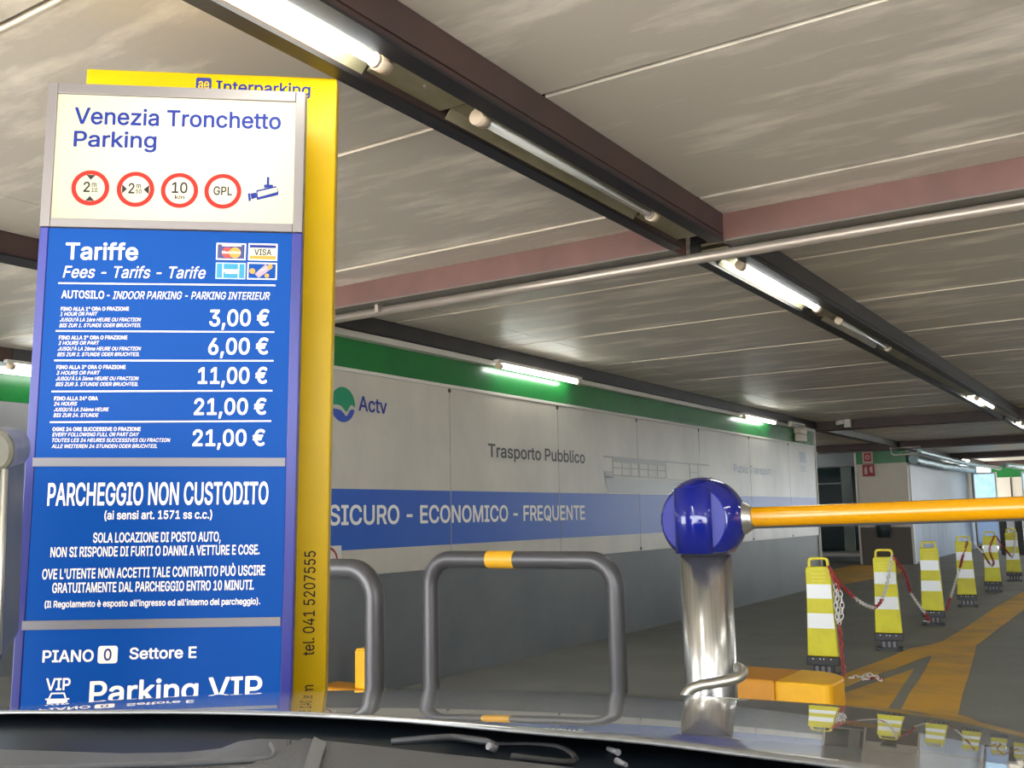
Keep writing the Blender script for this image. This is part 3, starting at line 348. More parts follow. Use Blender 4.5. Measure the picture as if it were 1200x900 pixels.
'l':[189,[[55,514,113,514,120,509,120,85,125,67,131,61,143,58,169,60,175,56,188,3,185,-3,175,-6,161,-8,123,-8,101,-4,83,4,59,30,48,59,48,505,49,511]],[[53,524,117,524,125,519,130,511,130,89,135,71,145,68,173,70,184,61,198,1,191,-11,177,-16,161,-18,121,-18,99,-14,77,-4,51,23,38,57,38,507,43,519]]],
'm':[610,[[563,-3,557,-6,499,-6,494,-5,490,-1,490,261,488,275,479,297,465,311,439,322,411,324,383,317,367,307,352,289,342,261,342,-1,335,-6,271,-5,268,3,268,265,266,277,257,297,243,311,219,322,193,324,167,317,149,307,130,283,122,261,120,247,120,-1,113,-6,51,-5,48,3,49,381,57,384,114,383,118,377,119,341,147,369,173,384,205,392,247,390,273,380,291,367,319,330,335,351,353,367,375,380,405,390,453,392,487,384,509,373,535,349,545,334,558,303,562,283,564,253]],[[571,-9,559,-16,497,-16,489,-14,482,-7,480,3,480,259,478,273,471,291,459,303,437,312,415,314,393,310,375,301,360,283,352,259,352,3,350,-7,343,-14,335,-16,273,-16,263,-11,258,1,258,261,256,275,249,291,237,303,217,312,197,314,171,308,155,299,139,279,132,259,130,245,130,3,128,-7,123,-13,115,-16,55,-16,45,-13,40,-7,38,3,38,375,41,387,53,394,115,394,125,387,128,369,131,368,155,386,189,400,205,402,235,402,257,398,281,387,299,373,319,348,335,365,355,380,381,393,405,400,451,402,469,400,491,393,515,381,543,355,554,339,566,311,572,285,574,253,574,3]]],
'n':[410,[[361,-5,297,-6,290,-1,290,245,288,259,283,275,269,299,251,313,225,322,193,322,169,314,151,303,134,283,124,261,120,237,120,-1,116,-5,111,-6,55,-6,49,-3,48,375,51,383,115,383,118,377,119,338,145,365,155,372,187,386,213,390,245,390,283,382,311,367,335,343,352,313,362,271,364,237,364,3]],[[367,-13,357,-16,295,-16,287,-13,282,-7,280,3,280,243,278,257,273,273,261,293,241,307,223,312,195,312,181,308,163,299,147,285,134,259,130,235,130,3,128,-7,121,-14,113,-16,53,-16,41,-9,38,3,38,375,40,385,45,391,55,394,115,394,126,385,129,365,149,380,185,396,209,400,247,400,279,394,303,384,319,373,343,349,356,329,361,317,370,289,372,273,374,237,374,1,372,-7]]],
'o':[415,[[171,-12,137,-2,109,13,85,33,56,71,42,99,30,147,28,209,32,243,42,277,63,316,79,337,109,363,137,378,171,388,191,390,243,388,279,378,307,363,335,339,356,311,376,269,384,235,388,187,384,139,372,97,351,58,331,33,307,13,279,-2,243,-12,223,-14],[199,324,185,322,161,313,137,293,123,275,113,253,106,229,102,201,102,173,106,145,115,117,133,87,149,71,165,61,185,54,215,52,239,57,261,67,281,85,291,99,301,119,310,151,312,165,312,211,299,261,281,291,261,309,245,317,217,324]],[[169,-22,133,-11,103,5,77,27,48,65,32,97,20,145,18,211,22,245,33,281,55,323,73,345,103,371,133,387,169,398,191,400,245,398,283,387,313,371,343,345,364,317,385,272,394,237,398,187,394,137,381,93,359,51,337,25,313,5,283,-11,245,-22,223,-24],[201,314,167,305,141,283,131,269,122,249,116,227,112,199,112,175,116,147,124,121,139,95,155,79,169,70,187,64,213,62,237,67,255,75,273,91,283,105,292,123,300,153,302,167,302,209,290,257,273,285,255,301,241,308,215,314]]],
'p':[424,[[53,-150,49,-146,48,-141,48,379,55,384,115,383,118,377,119,334,149,367,185,386,209,390,247,390,292,379,325,361,355,331,378,291,388,263,396,213,396,165,390,123,377,84,357,49,331,21,296,-1,261,-12,211,-14,177,-6,149,11,121,42,120,-145,113,-150],[203,54,235,54,245,56,261,62,285,79,299,97,309,117,318,145,322,171,322,205,318,233,309,261,299,281,287,297,269,311,257,317,231,324,209,324,189,319,171,311,155,299,141,281,133,265,124,239,120,217,120,161,129,123,139,101,153,81,167,69,187,59]],[[47,-158,40,-151,38,-143,38,375,40,385,45,391,53,394,115,394,126,385,129,363,157,384,175,393,193,398,249,400,297,388,331,369,363,337,388,293,398,265,406,215,406,163,400,121,386,79,365,43,339,15,309,-6,281,-18,247,-24,211,-24,195,-22,167,-12,131,13,130,-143,128,-151,123,-157,115,-160,55,-160],[205,64,233,64,243,66,257,71,279,87,291,103,300,121,308,147,312,175,312,203,308,231,300,257,291,275,278,291,263,303,247,310,227,314,211,314,187,308,161,291,142,261,134,237,130,213,130,163,138,127,147,107,161,87,173,77,191,68]]],
'q':[424,[[373,-150,313,-150,306,-145,305,43,283,17,260,1,243,-8,213,-14,165,-12,134,-3,110,9,93,21,67,49,47,86,32,133,28,165,28,213,36,261,45,286,67,327,95,357,128,377,153,386,179,390,215,390,231,388,255,380,273,369,307,333,308,377,311,383,371,384,378,379,378,-141,377,-146],[187,54,221,54,243,61,263,73,275,85,293,117,302,145,306,171,306,205,302,235,293,263,285,279,273,295,253,311,241,317,215,324,195,324,173,319,153,309,133,291,115,261,106,233,102,207,102,175,106,147,113,125,126,97,139,79,149,71,163,62]],[[379,-158,371,-160,311,-160,303,-157,298,-151,296,-143,295,13,265,-8,231,-22,213,-24,179,-24,151,-20,129,-12,105,0,85,15,59,43,38,81,22,131,18,163,18,215,26,263,36,291,59,333,89,365,123,386,151,396,177,400,231,398,261,388,279,377,297,361,299,383,303,389,311,394,373,394,381,391,386,385,388,375,388,-143,386,-151],[189,64,217,64,233,68,249,75,265,89,284,121,292,147,296,175,296,203,292,233,284,259,277,273,265,289,247,303,231,310,211,314,197,314,175,309,159,301,139,283,124,257,116,231,112,203,112,177,116,149,122,129,134,103,147,86,155,79,173,69]]],
'r':[259,[[53,-6,49,-2,48,3,48,379,55,384,113,384,118,377,119,344,143,369,169,384,193,390,245,390,250,383,249,319,241,316,199,320,171,313,149,301,137,289,123,259,120,245,120,-1,113,-6]],[[51,-16,41,-9,38,1,38,375,40,385,45,391,53,394,113,394,125,387,129,371,151,386,179,398,195,400,243,400,251,398,257,393,260,385,260,323,257,313,245,306,201,310,173,303,155,293,145,283,133,257,130,243,130,3,128,-7,123,-13,115,-16]]],
's':[365,[[225,388,254,379,274,369,291,357,305,343,318,323,330,295,329,287,321,282,279,272,267,272,261,278,245,305,235,314,205,326,171,326,141,315,123,301,116,285,117,265,125,251,141,240,169,230,263,206,281,198,303,183,319,166,334,137,338,107,332,69,319,45,297,21,259,-2,231,-10,201,-14,161,-14,117,-6,86,9,57,33,38,63,30,91,33,99,85,112,95,112,101,106,113,79,133,62,163,52,199,52,225,59,243,69,257,85,262,99,262,107,255,125,245,135,229,143,123,170,93,184,77,195,57,215,44,243,42,255,42,293,44,305,54,327,67,345,85,361,110,375,139,386,167,390,207,390]],[[227,398,257,389,279,378,297,365,311,351,326,329,337,305,340,291,337,281,323,272,281,262,265,262,253,271,243,291,229,306,203,316,175,316,153,310,135,299,126,283,126,269,135,255,151,247,265,216,287,206,309,191,331,167,344,139,348,107,342,67,327,39,305,15,293,5,263,-11,233,-20,203,-24,159,-24,115,-16,73,5,59,17,43,35,30,57,22,79,20,95,25,105,37,112,83,122,97,122,109,113,121,85,137,71,165,62,197,62,221,68,239,79,250,95,252,103,250,113,239,127,225,134,121,160,87,176,71,187,49,209,40,225,34,241,32,255,32,293,34,307,46,333,59,351,79,369,105,384,137,396,165,400,207,400]]],
't':[227,[[211,-6,191,-10,151,-10,127,-6,110,1,93,11,79,25,70,39,62,59,60,73,60,317,57,320,3,321,0,327,0,375,1,380,5,384,59,385,60,469,65,476,125,476,131,473,133,385,203,384,210,379,210,327,207,321,135,320,132,317,132,91,137,71,147,61,165,56,181,56,199,60,207,57,210,51,218,9,218,1]],[[215,-15,193,-20,149,-20,125,-16,105,-8,87,3,71,19,58,41,52,57,50,73,50,307,47,310,3,310,-7,317,-10,327,-10,377,-7,387,3,394,49,395,50,471,55,481,63,486,125,486,135,483,142,471,143,395,207,394,215,389,220,381,220,325,215,315,205,310,145,310,142,307,142,95,144,81,148,73,157,68,177,66,203,70,215,63,220,53,228,7,226,-5]]],
'u':[410,[[51,383,113,384,120,379,120,133,122,119,133,91,145,75,165,63,193,56,221,58,241,65,255,73,271,89,281,107,286,121,290,143,291,380,299,384,357,384,363,381,364,3,361,-5,295,-5,292,1,291,42,277,25,260,11,231,-4,205,-10,157,-10,131,-4,101,11,77,33,56,71,48,107,48,375]],[[45,391,55,394,115,394,123,391,128,385,130,375,130,135,132,121,142,95,153,82,169,72,195,66,219,68,237,74,249,81,263,95,276,123,280,145,280,375,282,385,289,392,297,394,359,394,371,387,374,375,374,3,372,-7,367,-13,357,-16,295,-16,284,-7,281,14,255,-4,227,-16,205,-20,155,-20,135,-16,111,-6,87,9,69,27,47,67,38,105,38,377,40,385]]],
'v':[389,[[13,381,19,384,81,384,91,379,180,135,195,86,220,165,299,380,305,384,367,384,375,380,374,367,298,167,234,1,228,-5,163,-6,157,-2,14,367,12,375]],[[7,389,17,394,83,394,91,392,99,385,195,123,291,387,303,394,369,394,377,392,384,385,386,371,371,331,247,7,241,-7,233,-14,225,-16,161,-16,153,-13,148,-7,4,365,2,379]]],
'w':[567,[[549,381,550,371,440,11,433,-5,369,-6,362,-1,310,177,285,277,282,275,270,223,205,-2,197,-6,139,-6,133,-3,124,21,18,371,18,379,21,383,87,384,93,380,150,181,168,103,171,100,196,205,244,377,249,383,315,384,323,378,368,219,397,100,473,378,481,384,543,384]],[[557,387,560,379,560,369,450,9,441,-11,431,-16,369,-16,361,-14,355,-9,348,7,286,233,283,236,213,-9,207,-14,199,-16,137,-16,127,-11,114,19,8,369,8,381,13,389,23,394,87,394,95,392,101,387,116,341,169,146,172,147,234,379,243,391,253,394,317,394,325,391,331,385,397,147,465,385,473,392,481,394,545,394]]],
'x':[379,[[361,-5,283,-5,251,42,189,140,163,96,95,-5,25,-6,17,-3,16,3,19,8,146,195,25,373,24,379,27,383,105,383,191,248,219,296,277,383,347,384,355,381,355,371,261,235,233,191,363,5,364,-1]],[[369,-11,357,-16,287,-16,277,-13,243,35,189,120,171,89,101,-13,91,-16,23,-16,11,-11,6,1,10,13,134,195,16,369,14,379,19,389,31,394,101,394,111,391,191,268,211,303,271,391,281,394,349,394,361,389,366,379,364,367,245,191,371,11,374,-1]]],
'y':[389,[[47,-146,42,-141,42,-133,55,-83,59,-80,69,-80,85,-84,99,-84,119,-75,131,-63,141,-43,156,-1,14,367,13,380,19,384,81,384,91,379,195,89,220,165,299,380,305,384,372,383,376,377,374,367,212,-57,195,-92,183,-111,171,-123,154,-135,137,-144,111,-150,67,-150]],[[41,-154,33,-144,32,-131,47,-77,59,-70,95,-74,113,-67,123,-57,133,-37,145,-1,4,365,2,377,5,387,17,394,83,394,91,392,99,385,195,123,291,387,297,392,305,394,369,394,379,391,386,381,384,365,221,-61,203,-99,191,-117,177,-131,159,-144,139,-154,111,-160,65,-160]]],
'z':[380,[[343,-5,45,-6,37,-3,37,51,241,315,47,316,43,320,42,325,42,377,45,383,331,384,339,381,339,327,138,65,141,62,341,62,345,58,346,53,346,1]],[[349,-13,337,-16,45,-16,35,-14,29,-9,26,3,26,47,29,57,220,303,217,306,49,306,41,308,34,315,32,323,32,379,39,391,51,394,333,394,341,392,347,387,350,377,350,331,348,323,158,73,339,72,347,70,354,63,356,55,356,-1]]],
'°':[316,[[40,365,38,377,38,419,50,453,61,471,85,495,103,506,127,516,137,518,179,518,201,512,222,501,243,485,255,471,264,457,276,429,280,397,276,365,268,345,251,319,239,307,220,293,197,282,179,278,137,278,119,282,101,290,79,305,65,319,48,345],[119,355,137,345,153,340,163,340,175,343,199,357,213,381,216,403,207,427,191,445,173,454,153,456,127,446,113,433,102,411,102,387,110,367]],[[30,363,28,377,28,423,36,447,49,471,79,503,109,520,133,528,183,528,207,520,235,505,251,491,271,465,281,445,288,423,290,397,286,363,278,343,265,321,245,299,227,285,207,275,183,268,135,268,116,273,93,283,73,297,57,313,40,339],[126,363,141,354,159,350,173,353,191,364,203,383,206,399,200,419,185,437,171,444,155,446,133,438,121,427,112,409,112,389,117,375]]],
'À':[480,[[201,514,275,514,283,508,468,7,468,-1,464,-5,397,-6,389,-3,345,121,339,135,337,136,141,136,131,113,91,-3,85,-6,19,-6,11,-2,10,3,16,21,192,505,195,511],[239,429,165,205,313,204,314,207,284,289],[147,661,155,664,221,663,226,657,263,580,272,561,271,555,263,552,213,553,147,651]],[[199,524,277,524,285,521,292,513,478,9,477,-4,469,-14,461,-16,395,-16,383,-11,373,11,336,117,332,125,329,126,147,125,97,-11,87,-16,17,-16,9,-14,2,-7,0,3,6,23,183,509,189,519],[239,394,180,223,179,215,300,215],[139,667,145,672,153,674,219,674,229,669,250,631,281,565,282,555,277,547,270,543,263,542,215,542,205,547,138,647,136,659]]],
'Ò':[533,[[297,-12,237,-12,197,-4,159,12,117,41,85,77,72,97,58,125,46,157,36,207,34,281,42,337,57,380,72,411,85,430,119,469,157,496,201,514,247,522,287,522,333,514,377,496,415,469,449,431,462,411,477,380,492,333,498,293,498,215,494,185,478,129,461,96,433,57,405,31,386,19,349,0],[287,60,325,71,345,81,367,97,389,123,405,153,418,191,424,235,424,275,420,307,411,341,392,381,377,401,347,427,323,439,293,448,255,450,231,446,213,440,187,427,161,405,143,383,129,357,116,319,110,283,110,223,118,181,129,151,149,117,167,97,195,77,227,64,249,60],[173,661,181,664,249,663,297,564,297,555,289,552,239,553,175,650,172,655]],[[299,-22,235,-22,195,-14,153,4,123,23,93,51,64,91,48,123,38,149,26,205,24,281,32,339,48,385,64,417,77,437,93,457,113,477,151,504,199,524,245,532,289,532,335,524,383,504,421,477,441,457,457,437,470,417,486,385,502,335,508,295,508,215,504,183,487,125,469,89,441,51,411,23,393,11,351,-10],[275,440,243,438,215,430,181,411,163,393,144,365,134,343,126,317,120,281,120,227,122,211,130,177,145,141,163,115,185,95,217,78,251,70,285,70,321,80,351,97,367,111,387,139,400,167,408,193,414,237,414,271,408,315,398,347,383,377,359,405,339,420,309,433],[165,667,171,672,179,674,247,674,257,669,307,566,308,555,303,547,296,543,289,542,241,542,231,547,166,645,162,657]]],
'à':[389,[[341,-5,276,-5,272,1,271,36,247,11,217,-6,185,-14,135,-14,97,-4,81,4,63,17,45,37,34,55,26,79,24,123,34,159,43,173,57,187,73,198,109,214,157,224,253,237,265,243,270,253,268,277,257,301,239,315,213,324,177,324,145,313,121,295,107,273,101,268,40,285,36,289,36,297,47,318,57,333,87,361,115,376,147,386,175,390,215,390,249,384,271,376,297,361,317,341,326,327,338,299,342,279,344,251,344,3],[269,177,213,166,153,158,123,147,105,131,100,119,98,99,105,79,111,71,121,64,153,52,189,52,213,59,229,67,253,89,265,113,270,133],[95,531,103,534,171,533,190,499,221,432,221,425,213,422,163,423,97,520,94,525]],[[347,-13,337,-16,275,-16,264,-7,261,9,239,-6,207,-20,185,-24,133,-24,95,-14,75,-4,57,9,37,31,26,49,18,69,14,91,14,123,23,159,39,183,53,197,67,206,107,224,155,234,241,244,257,250,260,255,258,275,249,295,233,307,209,314,179,314,149,304,133,293,113,265,103,258,93,258,33,277,27,286,26,297,38,323,49,339,81,369,111,385,145,396,175,400,217,400,243,396,273,386,303,369,325,347,342,317,348,301,352,281,354,253,354,1,352,-7],[259,164,175,152,147,146,129,139,113,125,110,117,108,103,113,85,119,77,127,72,155,62,187,62,209,68,221,74,243,93,252,107,260,133],[87,537,93,542,101,544,167,544,177,541,184,533,230,437,232,427,229,419,223,414,215,412,167,412,157,415,149,423,88,515,84,527]]],
'è':[404,[[187,390,223,390,257,384,291,370,311,357,329,341,352,309,364,283,374,243,378,171,377,166,373,162,104,161,104,147,111,121,127,91,145,73,157,65,187,54,225,52,257,61,279,75,299,105,305,110,317,110,371,95,372,89,362,65,351,47,337,31,322,19,291,0,249,-12,193,-14,155,-8,133,0,103,17,77,41,58,67,42,99,30,147,28,207,30,231,42,277,61,314,73,331,95,353,116,367,153,384],[105,227,299,226,302,231,291,269,281,287,267,303,255,311,235,320,217,324,195,324,173,319,157,312,143,303,129,289,118,273,109,253,104,235],[111,531,119,534,185,533,190,527,235,434,235,425,227,422,177,423,111,521]],[[159,396,187,400,241,398,277,388,297,378,331,353,347,335,368,299,378,273,386,231,388,193,388,165,379,154,369,152,115,151,121,123,135,97,151,81,163,73,189,64,221,62,255,71,272,83,293,113,303,120,319,120,369,108,377,103,382,93,379,79,363,47,347,27,329,11,305,-4,271,-18,235,-24,191,-24,153,-18,111,0,85,19,59,47,34,93,26,115,18,163,18,211,24,253,38,293,57,327,89,361,111,376,135,388],[116,237,287,236,290,239,281,267,261,295,251,302,233,310,215,314,197,314,171,308,147,293,135,281,126,267,118,249],[103,537,109,542,117,544,183,544,193,539,198,533,245,437,246,425,241,417,234,413,227,412,179,412,169,417,102,517,100,529]]],
'€':[464,[[419,31,396,15,375,4,347,-6,317,-12,259,-12,217,-2,187,12,167,25,127,65,101,108,90,133,79,171,17,172,10,177,14,195,29,231,35,234,69,234,72,237,71,271,17,272,10,277,10,283,27,328,35,334,79,335,94,385,119,433,133,451,163,481,204,505,233,516,269,522,307,522,323,520,365,508,391,496,411,483,430,465,429,460,406,411,399,404,394,405,367,425,335,441,313,448,277,450,237,439,213,425,187,399,169,367,158,339,159,335,161,334,366,333,370,325,345,273,151,272,148,269,148,237,151,234,317,234,322,233,326,229,325,222,304,177,299,172,159,171,171,137,181,119,189,107,211,85,231,73,253,64,271,60,307,60,327,65,353,75,391,101,397,102,404,95,428,45,427,39]],[[415,15,401,6,369,-9,319,-22,257,-22,213,-11,181,4,161,17,127,49,105,79,94,99,81,129,71,161,13,162,5,167,1,173,0,185,19,235,31,244,59,244,62,247,61,261,15,262,7,265,2,271,0,285,18,333,31,344,71,345,92,405,111,439,123,455,157,489,199,514,231,526,267,532,307,532,325,530,367,518,397,504,417,491,439,469,440,459,424,425,413,403,403,395,389,396,361,417,331,432,311,438,279,440,241,430,219,417,195,393,179,365,172,347,175,344,361,344,371,342,378,335,380,323,356,271,351,265,341,262,161,262,158,259,158,247,161,244,319,244,331,239,336,231,336,221,312,171,305,164,297,162,177,162,173,159,189,125,197,113,215,95,237,81,271,70,303,70,323,74,353,86,387,110,395,112,403,110,412,101,438,45,435,33]]],
}
_gl = {}
def glyph_mesh(ch, wgt):
    if (ch, wgt) not in _gl:
        cu = bpy.data.curves.new('t', 'CURVE')
        cu.dimensions = '2D'; cu.fill_mode = 'BOTH'
        for q in GLYPHS[ch][1 + wgt]:
            sp = cu.splines.new('POLY'); sp.points.add(len(q) // 2 - 1); sp.use_cyclic_u = True
            for i, pt in enumerate(sp.points): pt.co = (q[2 * i] / 1000, q[2 * i + 1] / 1000, 0, 1)
        o = bpy.data.objects.new('t', cu)
        COL.objects.link(o)
        me = bpy.data.meshes.new_from_object(o.evaluated_get(bpy.context.evaluated_depsgraph_get()))
        vs = [(v.co.x, v.co.y) for v in me.vertices]; fs = [tuple(f.vertices) for f in me.polygons]
        COL.objects.unlink(o); bpy.data.objects.remove(o); bpy.data.curves.remove(cu); bpy.data.meshes.remove(me)
        _gl[ch, wgt] = (vs, fs)
    return _gl[ch, wgt]

def raw_text(s, wgt=0, shear=0.0):
    x = 0.0; V_ = []; F_ = []
    for ch in s:
        vs, fs = glyph_mesh(ch, wgt)
        o = len(V_)
        V_ += [(x + a + b * shear, b, 0) for a, b in vs]; F_ += [tuple(i + o for i in f) for f in fs]
        x += GLYPHS[ch][0] / 1000
    me = bpy.data.meshes.new('lettering'); me.from_pydata(V_, [], F_); me.update()
    return me

def cap_height(): return 0.509

STY = {'N': (1, 0.0), 'B': (1, 0.0), 'I': (0, 0.22), 'R': (0, 0.0)}
def text(s, style, p0, p1, cap, parent, material, lift=0.0012, vertical=False, name='lettering'):
    """p0, p1: start and end of the baseline in the parent's x, y plane (y up)"""
    b, sh = STY[style]
    me = raw_text(s, b, sh)
    xs = [v.co.x for v in me.vertices]
    x0, x1 = min(xs), max(xs)
    p0 = Vector((p0[0], p0[1])); p1 = Vector((p1[0], p1[1]))
    d = p1 - p0; k = d.length / (x1 - x0)
    d.normalize()
    n = Vector((0, 1)) if abs(d.x) > abs(d.y) else Vector((-d.y, d.x))
    ky = cap / cap_height()
    for v in me.vertices:
        q = p0 + d * ((v.co.x - x0) * k) + n * (v.co.y * ky)
        v.co = (q.x, q.y, lift)
    me.name = name
    me.materials.clear(); me.materials.append(M[material])
    o = bpy.data.objects.new(name, me)
    COL.objects.link(o)
    o.parent = parent
    return o

def arc(cx, cy, r, a0, a1, n):
    return [(cx + r * math.cos(math.radians(a0 + (a1 - a0) * i / n)), cy + r * math.sin(math.radians(a0 + (a1 - a0) * i / n))) for i in range(n + 1)]

# ================================================================== FLOOR
floor = struct('floor')
for y0, y1 in ((-1.9, 11.31), (11.325, 41.2)):
    MB().box(-9.6, y0, -0.06, 9, y1, 0).obj('floor_slab', 'floor', floor)
MB().box(-14, -18, -0.06, 14, -1.91, -.002).obj('unseen_forecourt', 'unseen_forecourt', floor)  # unseen ground whose pale colour brightens the near ceiling
MB().box(-14, 41.21, -0.06, 25.9, 57.9, -.002).obj('far_yard', 'floor', floor)
MB().box(9.21, 24, -0.06, 25.9, 41.2, -.002).obj('side_yard', 'floor', floor)
MB().box(-9.6, 11.30, -0.07, 9, 11.335, -0.012).obj('expansion_joint', 'joint', floor)
def decal(name, polys, material, z=0.003):
    b = MB()
    for p in polys: b.prism([(x, y, z) for x, y in p], (0, 0, -0.002))
    return b.obj(name, material, floor)
L_ = [(-2.0, 30), (-2.02, 24), (-2.119, 18.946), (-2.141, 15.477), (-2.108, 13.266), (-2.117, 11.602), (-2.161, 11.33)]
R_ = [(-1.76, 11.33), (-1.755, 11.766), (-1.76, 13.212), (-1.76, 15.517), (-1.75, 18.9), (-1.68, 24), (-1.66, 30)]
decal('painted_lane_line', [L_[::-1] + R_[::-1]], 'paint')
decal('painted_lane_line', [[(-2.161, 11.305), (-2.31, 10.824), (-2.02, 10.395), (-1.998, 10.353), (-1.85, 9.079), (-1.777, 8.283), (-1.697, 7.631), (-1.50, 5.4), (-1.0, 5.4), (-1.323, 7.614), (-1.426, 8.458), (-1.527, 9.421), (-1.734, 11.221), (-1.75, 11.305)]], 'paint')
decal('painted_chevron_line', [[(-2.31, 10.824), (-2.337, 10.196), (-2.397, 9.548), (-2.444, 9.084), (-2.62, 7.9), (-2.44, 7.4), (-2.269, 8.314), (-2.238, 8.89), (-2.124, 9.525), (-2.075, 10.086), (-2.02, 10.395)]], 'paint')
decal('painted_wedge', [[(-1.991, 9.538), (-2.205, 8.07), (-2.35, 7.0), (-1.62, 6.4), (-1.786, 7.639)]], 'paint')
decal('painted_hatch', [[(-6.9, 26.9), (-5.6, 26.3), (-5.04, 23.4), (-5.28, 19.6), (-6.2, 19.4), (-6.8, 23)]], 'paint')

# ================================================================== CEILING
ceiling = struct('ceiling')
MB().box(-9.6, -1.9, 3.125, 9.2, 41.2, 3.3).obj('roof_slab', 'slab', ceiling)
seams = [-1.9, -1.45, 0.15, 1.75, 3.31, 4.92, 6.55, 8.2, 9.93, 11.85, 13.8, 15.6, 17.4, 20.8, 22.4, 24.0, 25.6, 28.0, 29.6, 31.2, 32.8, 35.0, 36.8, 38.6, 40.4, 41.2]
cols = [(-9.05, -5.625), (-5.445, -4.86), (-4.85, -2.28), (-1.965, 1.29), (1.61, 4.9), (5.2, 9)]
for a, b in zip(seams[:-1], seams[1:]):
    for c, (x0, x1) in enumerate(cols):
        MB().box(x0, a + 0.013, 3.085, x1, b - 0.022, 3.125).obj('ceiling_panel', 'ceil', ceiling)
for y in seams[1:-1]:
    for (x0, x1) in cols:
        if x0 < -4.9 and x0 > -6: continue
        if random.random() < 0.85:
            MB().box(x0, y + 0.005, 3.081, x1, y + 0.0125, 3.10).obj('joint_sealant', 'seal', ceiling)
# cross beams
for i, y in enumerate((-1.2, 5.26, 19.0, 26.2, 33.3, 40.2)):
    segs = [(-5.44, -2.282), (-1.963, 1.29), (1.61, 9)]
    if y > 20: segs = [(-9.05, -5.63)] + segs
    for x0, x1 in segs:
        b = MB().box(x0, y, 2.932, x1, y + 0.22, 3.084).obj('cross_beam', 'brown' if i < 2 else 'dbrown', ceiling)
        MB().box(x0, y - 0.004, 2.922, x1, y + 0.20, 2.931).obj('flange', 'flangegrey' if i < 2 else 'dbrown', b)
        MB().box(x0, y + 0.205, 2.905, x1, y + 0.235, 2.931).obj('rear_lip', 'dbrown', b)
# long channel beams carrying the lamps
def channel(xc, y0, y1, near):
    xl, xr = xc - 0.152, xc + 0.152
    w_ = 'dbrown' if near else 'dgrey'
    b = MB().box(xl, y0, 3.02, xr, y1, 3.084).obj('channel_beam', 'dgrey', ceiling)
    MB().box(xl - .003, y0, 2.936, xl + 0.055, y1, 3.0195).obj('flange', w_, b)
    MB().box(xr - 0.065, y0, 2.936, xr + .003, y1, 3.0195).obj('flange', w_, b)
    MB().box(xr + .0035, y0, 2.96, xr + .012, y1, 3.083).obj('web_plate', w_, b)
    MB().box(xl - .012, y0, 2.922, xl + 0.058, y1, 2.935).obj('black_flange_edge', 'blackst', b)
    MB().box(xr - 0.068, y0, 2.922, xr + .012, y1, 2.935).obj('black_flange_edge', 'blackst', b)
    MB().box(xl + 0.056, y0 + .03, 3.0, xr - 0.066, y1 - .03, 3.019).obj('cover_plate', 'tray', b)
    return b
for xc in (-2.123, 1.45, 5.05):
    for k, (y0, y1) in enumerate(((-1.9, -1.21), (-.93, 5.255), (5.53, 18.99), (19.27, 26.19), (26.47, 33.29), (33.57, 40.19))):
        b = channel(xc, y0, y1, k < 2)
        if xc < 0 and k == 1:
            for c0, c1 in ((-.9, .88), (2.52, 2.95), (4.66, 5.2)):
                MB().box(xc - .0955, c0, 2.962, xc + .0865, c1, 2.978).obj('joint_cover', 'tray', b, bevel=.003)
                MB().tube([(xc, (c0 + c1) / 2, 2.962), (xc, (c0 + c1) / 2, 2.955)], .008, 8).obj('rivet', 'steelp', b)
        if xc < 0 and k == 2:
            for c0, c1 in ((5.56, 5.79), (7.59, 8.04), (9.9, 12.5), (12.52, 15.1), (16.85, 18.95)):
                MB().box(xc - .0955, c0, 2.962, xc + .0865, c1, 2.978).obj('joint_cover', 'tray', b, bevel=.003)
# beams along the walls
for x0, x1, y0 in ((-5.62, -5.452, -1.9), (-9.34, -9.055, -1.9)):
    for a, c in ((y0, 5.25), (5.26, 18.99), (19.0, 26.19), (26.2, 41)):
        b = MB().box(x0, a, 2.958, x1, c, 3.084).obj('wall_beam', 'dbrown' if a < 5.2 else 'dgrey', ceiling)
        MB().box(x0 - .005, a, 2.945, x1 + .01, c, 2.957).obj('flange', 'blackst', b)

# ================================================================== LEFT WALL (clad in enamel panels)
WX = -5.5
wl = struct('wall_left')
MB().box(-5.7, 5.3, 0, WX, 18.96, 0.955).obj('wall_base', 'plinth', wl)
MB().box(-5.7, 5.3, 0.956, WX - .004, 18.96, 2.62).obj('wall_core', 'cream', wl)
MB().box(-5.7, 5.3, 2.632, WX + .008, 18.9, 2.878).obj('green_fascia', 'green', wl)
MB().box(WX - .003, 5.3, 2.60, WX + .03, 18.93, 2.6315).obj('top_rail', 'whitetrim', wl, bevel=.004)
MB().box(WX - .003, 5.3, 2.882, WX + .075, 18.9, 2.935).obj('cable_trunking', 'whitetrim', wl, bevel=.004)
MB().box(-5.705, 18.962, 0, WX + .035, 19.0, 2.93).obj('corner_trim', 'whitetrim', wl)
ws = [5.42, 7.39, 9.36, 11.32, 13.32, 15.37, 17.36, 18.93]
for a, b in zip(ws[:-1], ws[1:]):
    p = MB().box(WX, a + .005, 0.957, WX + .02, b - .005, 2.599).obj('enamel_panel', 'panel', wl, bevel=.002)
    s = MB()
    for zz in (2.575, 0.985):
        for yy in ((b - .005,) if b < 18.9 else ()):
            s.tube([(WX + .019, yy, zz), (WX + .026, yy, zz)], .020, 10)
    if s.v: s.obj('clamp_screw', 'screw', p)
    top0, top1 = (1.65, 1.65)
    z0 = 1.165 - (a - 5.8) * 0.0025; 
    MB().box(WX + .0201, a + .006, 1.165, WX + .0215, b - .006, 1.650).obj('blue_band', 'blueband' if b < 13 else 'blueband', p)
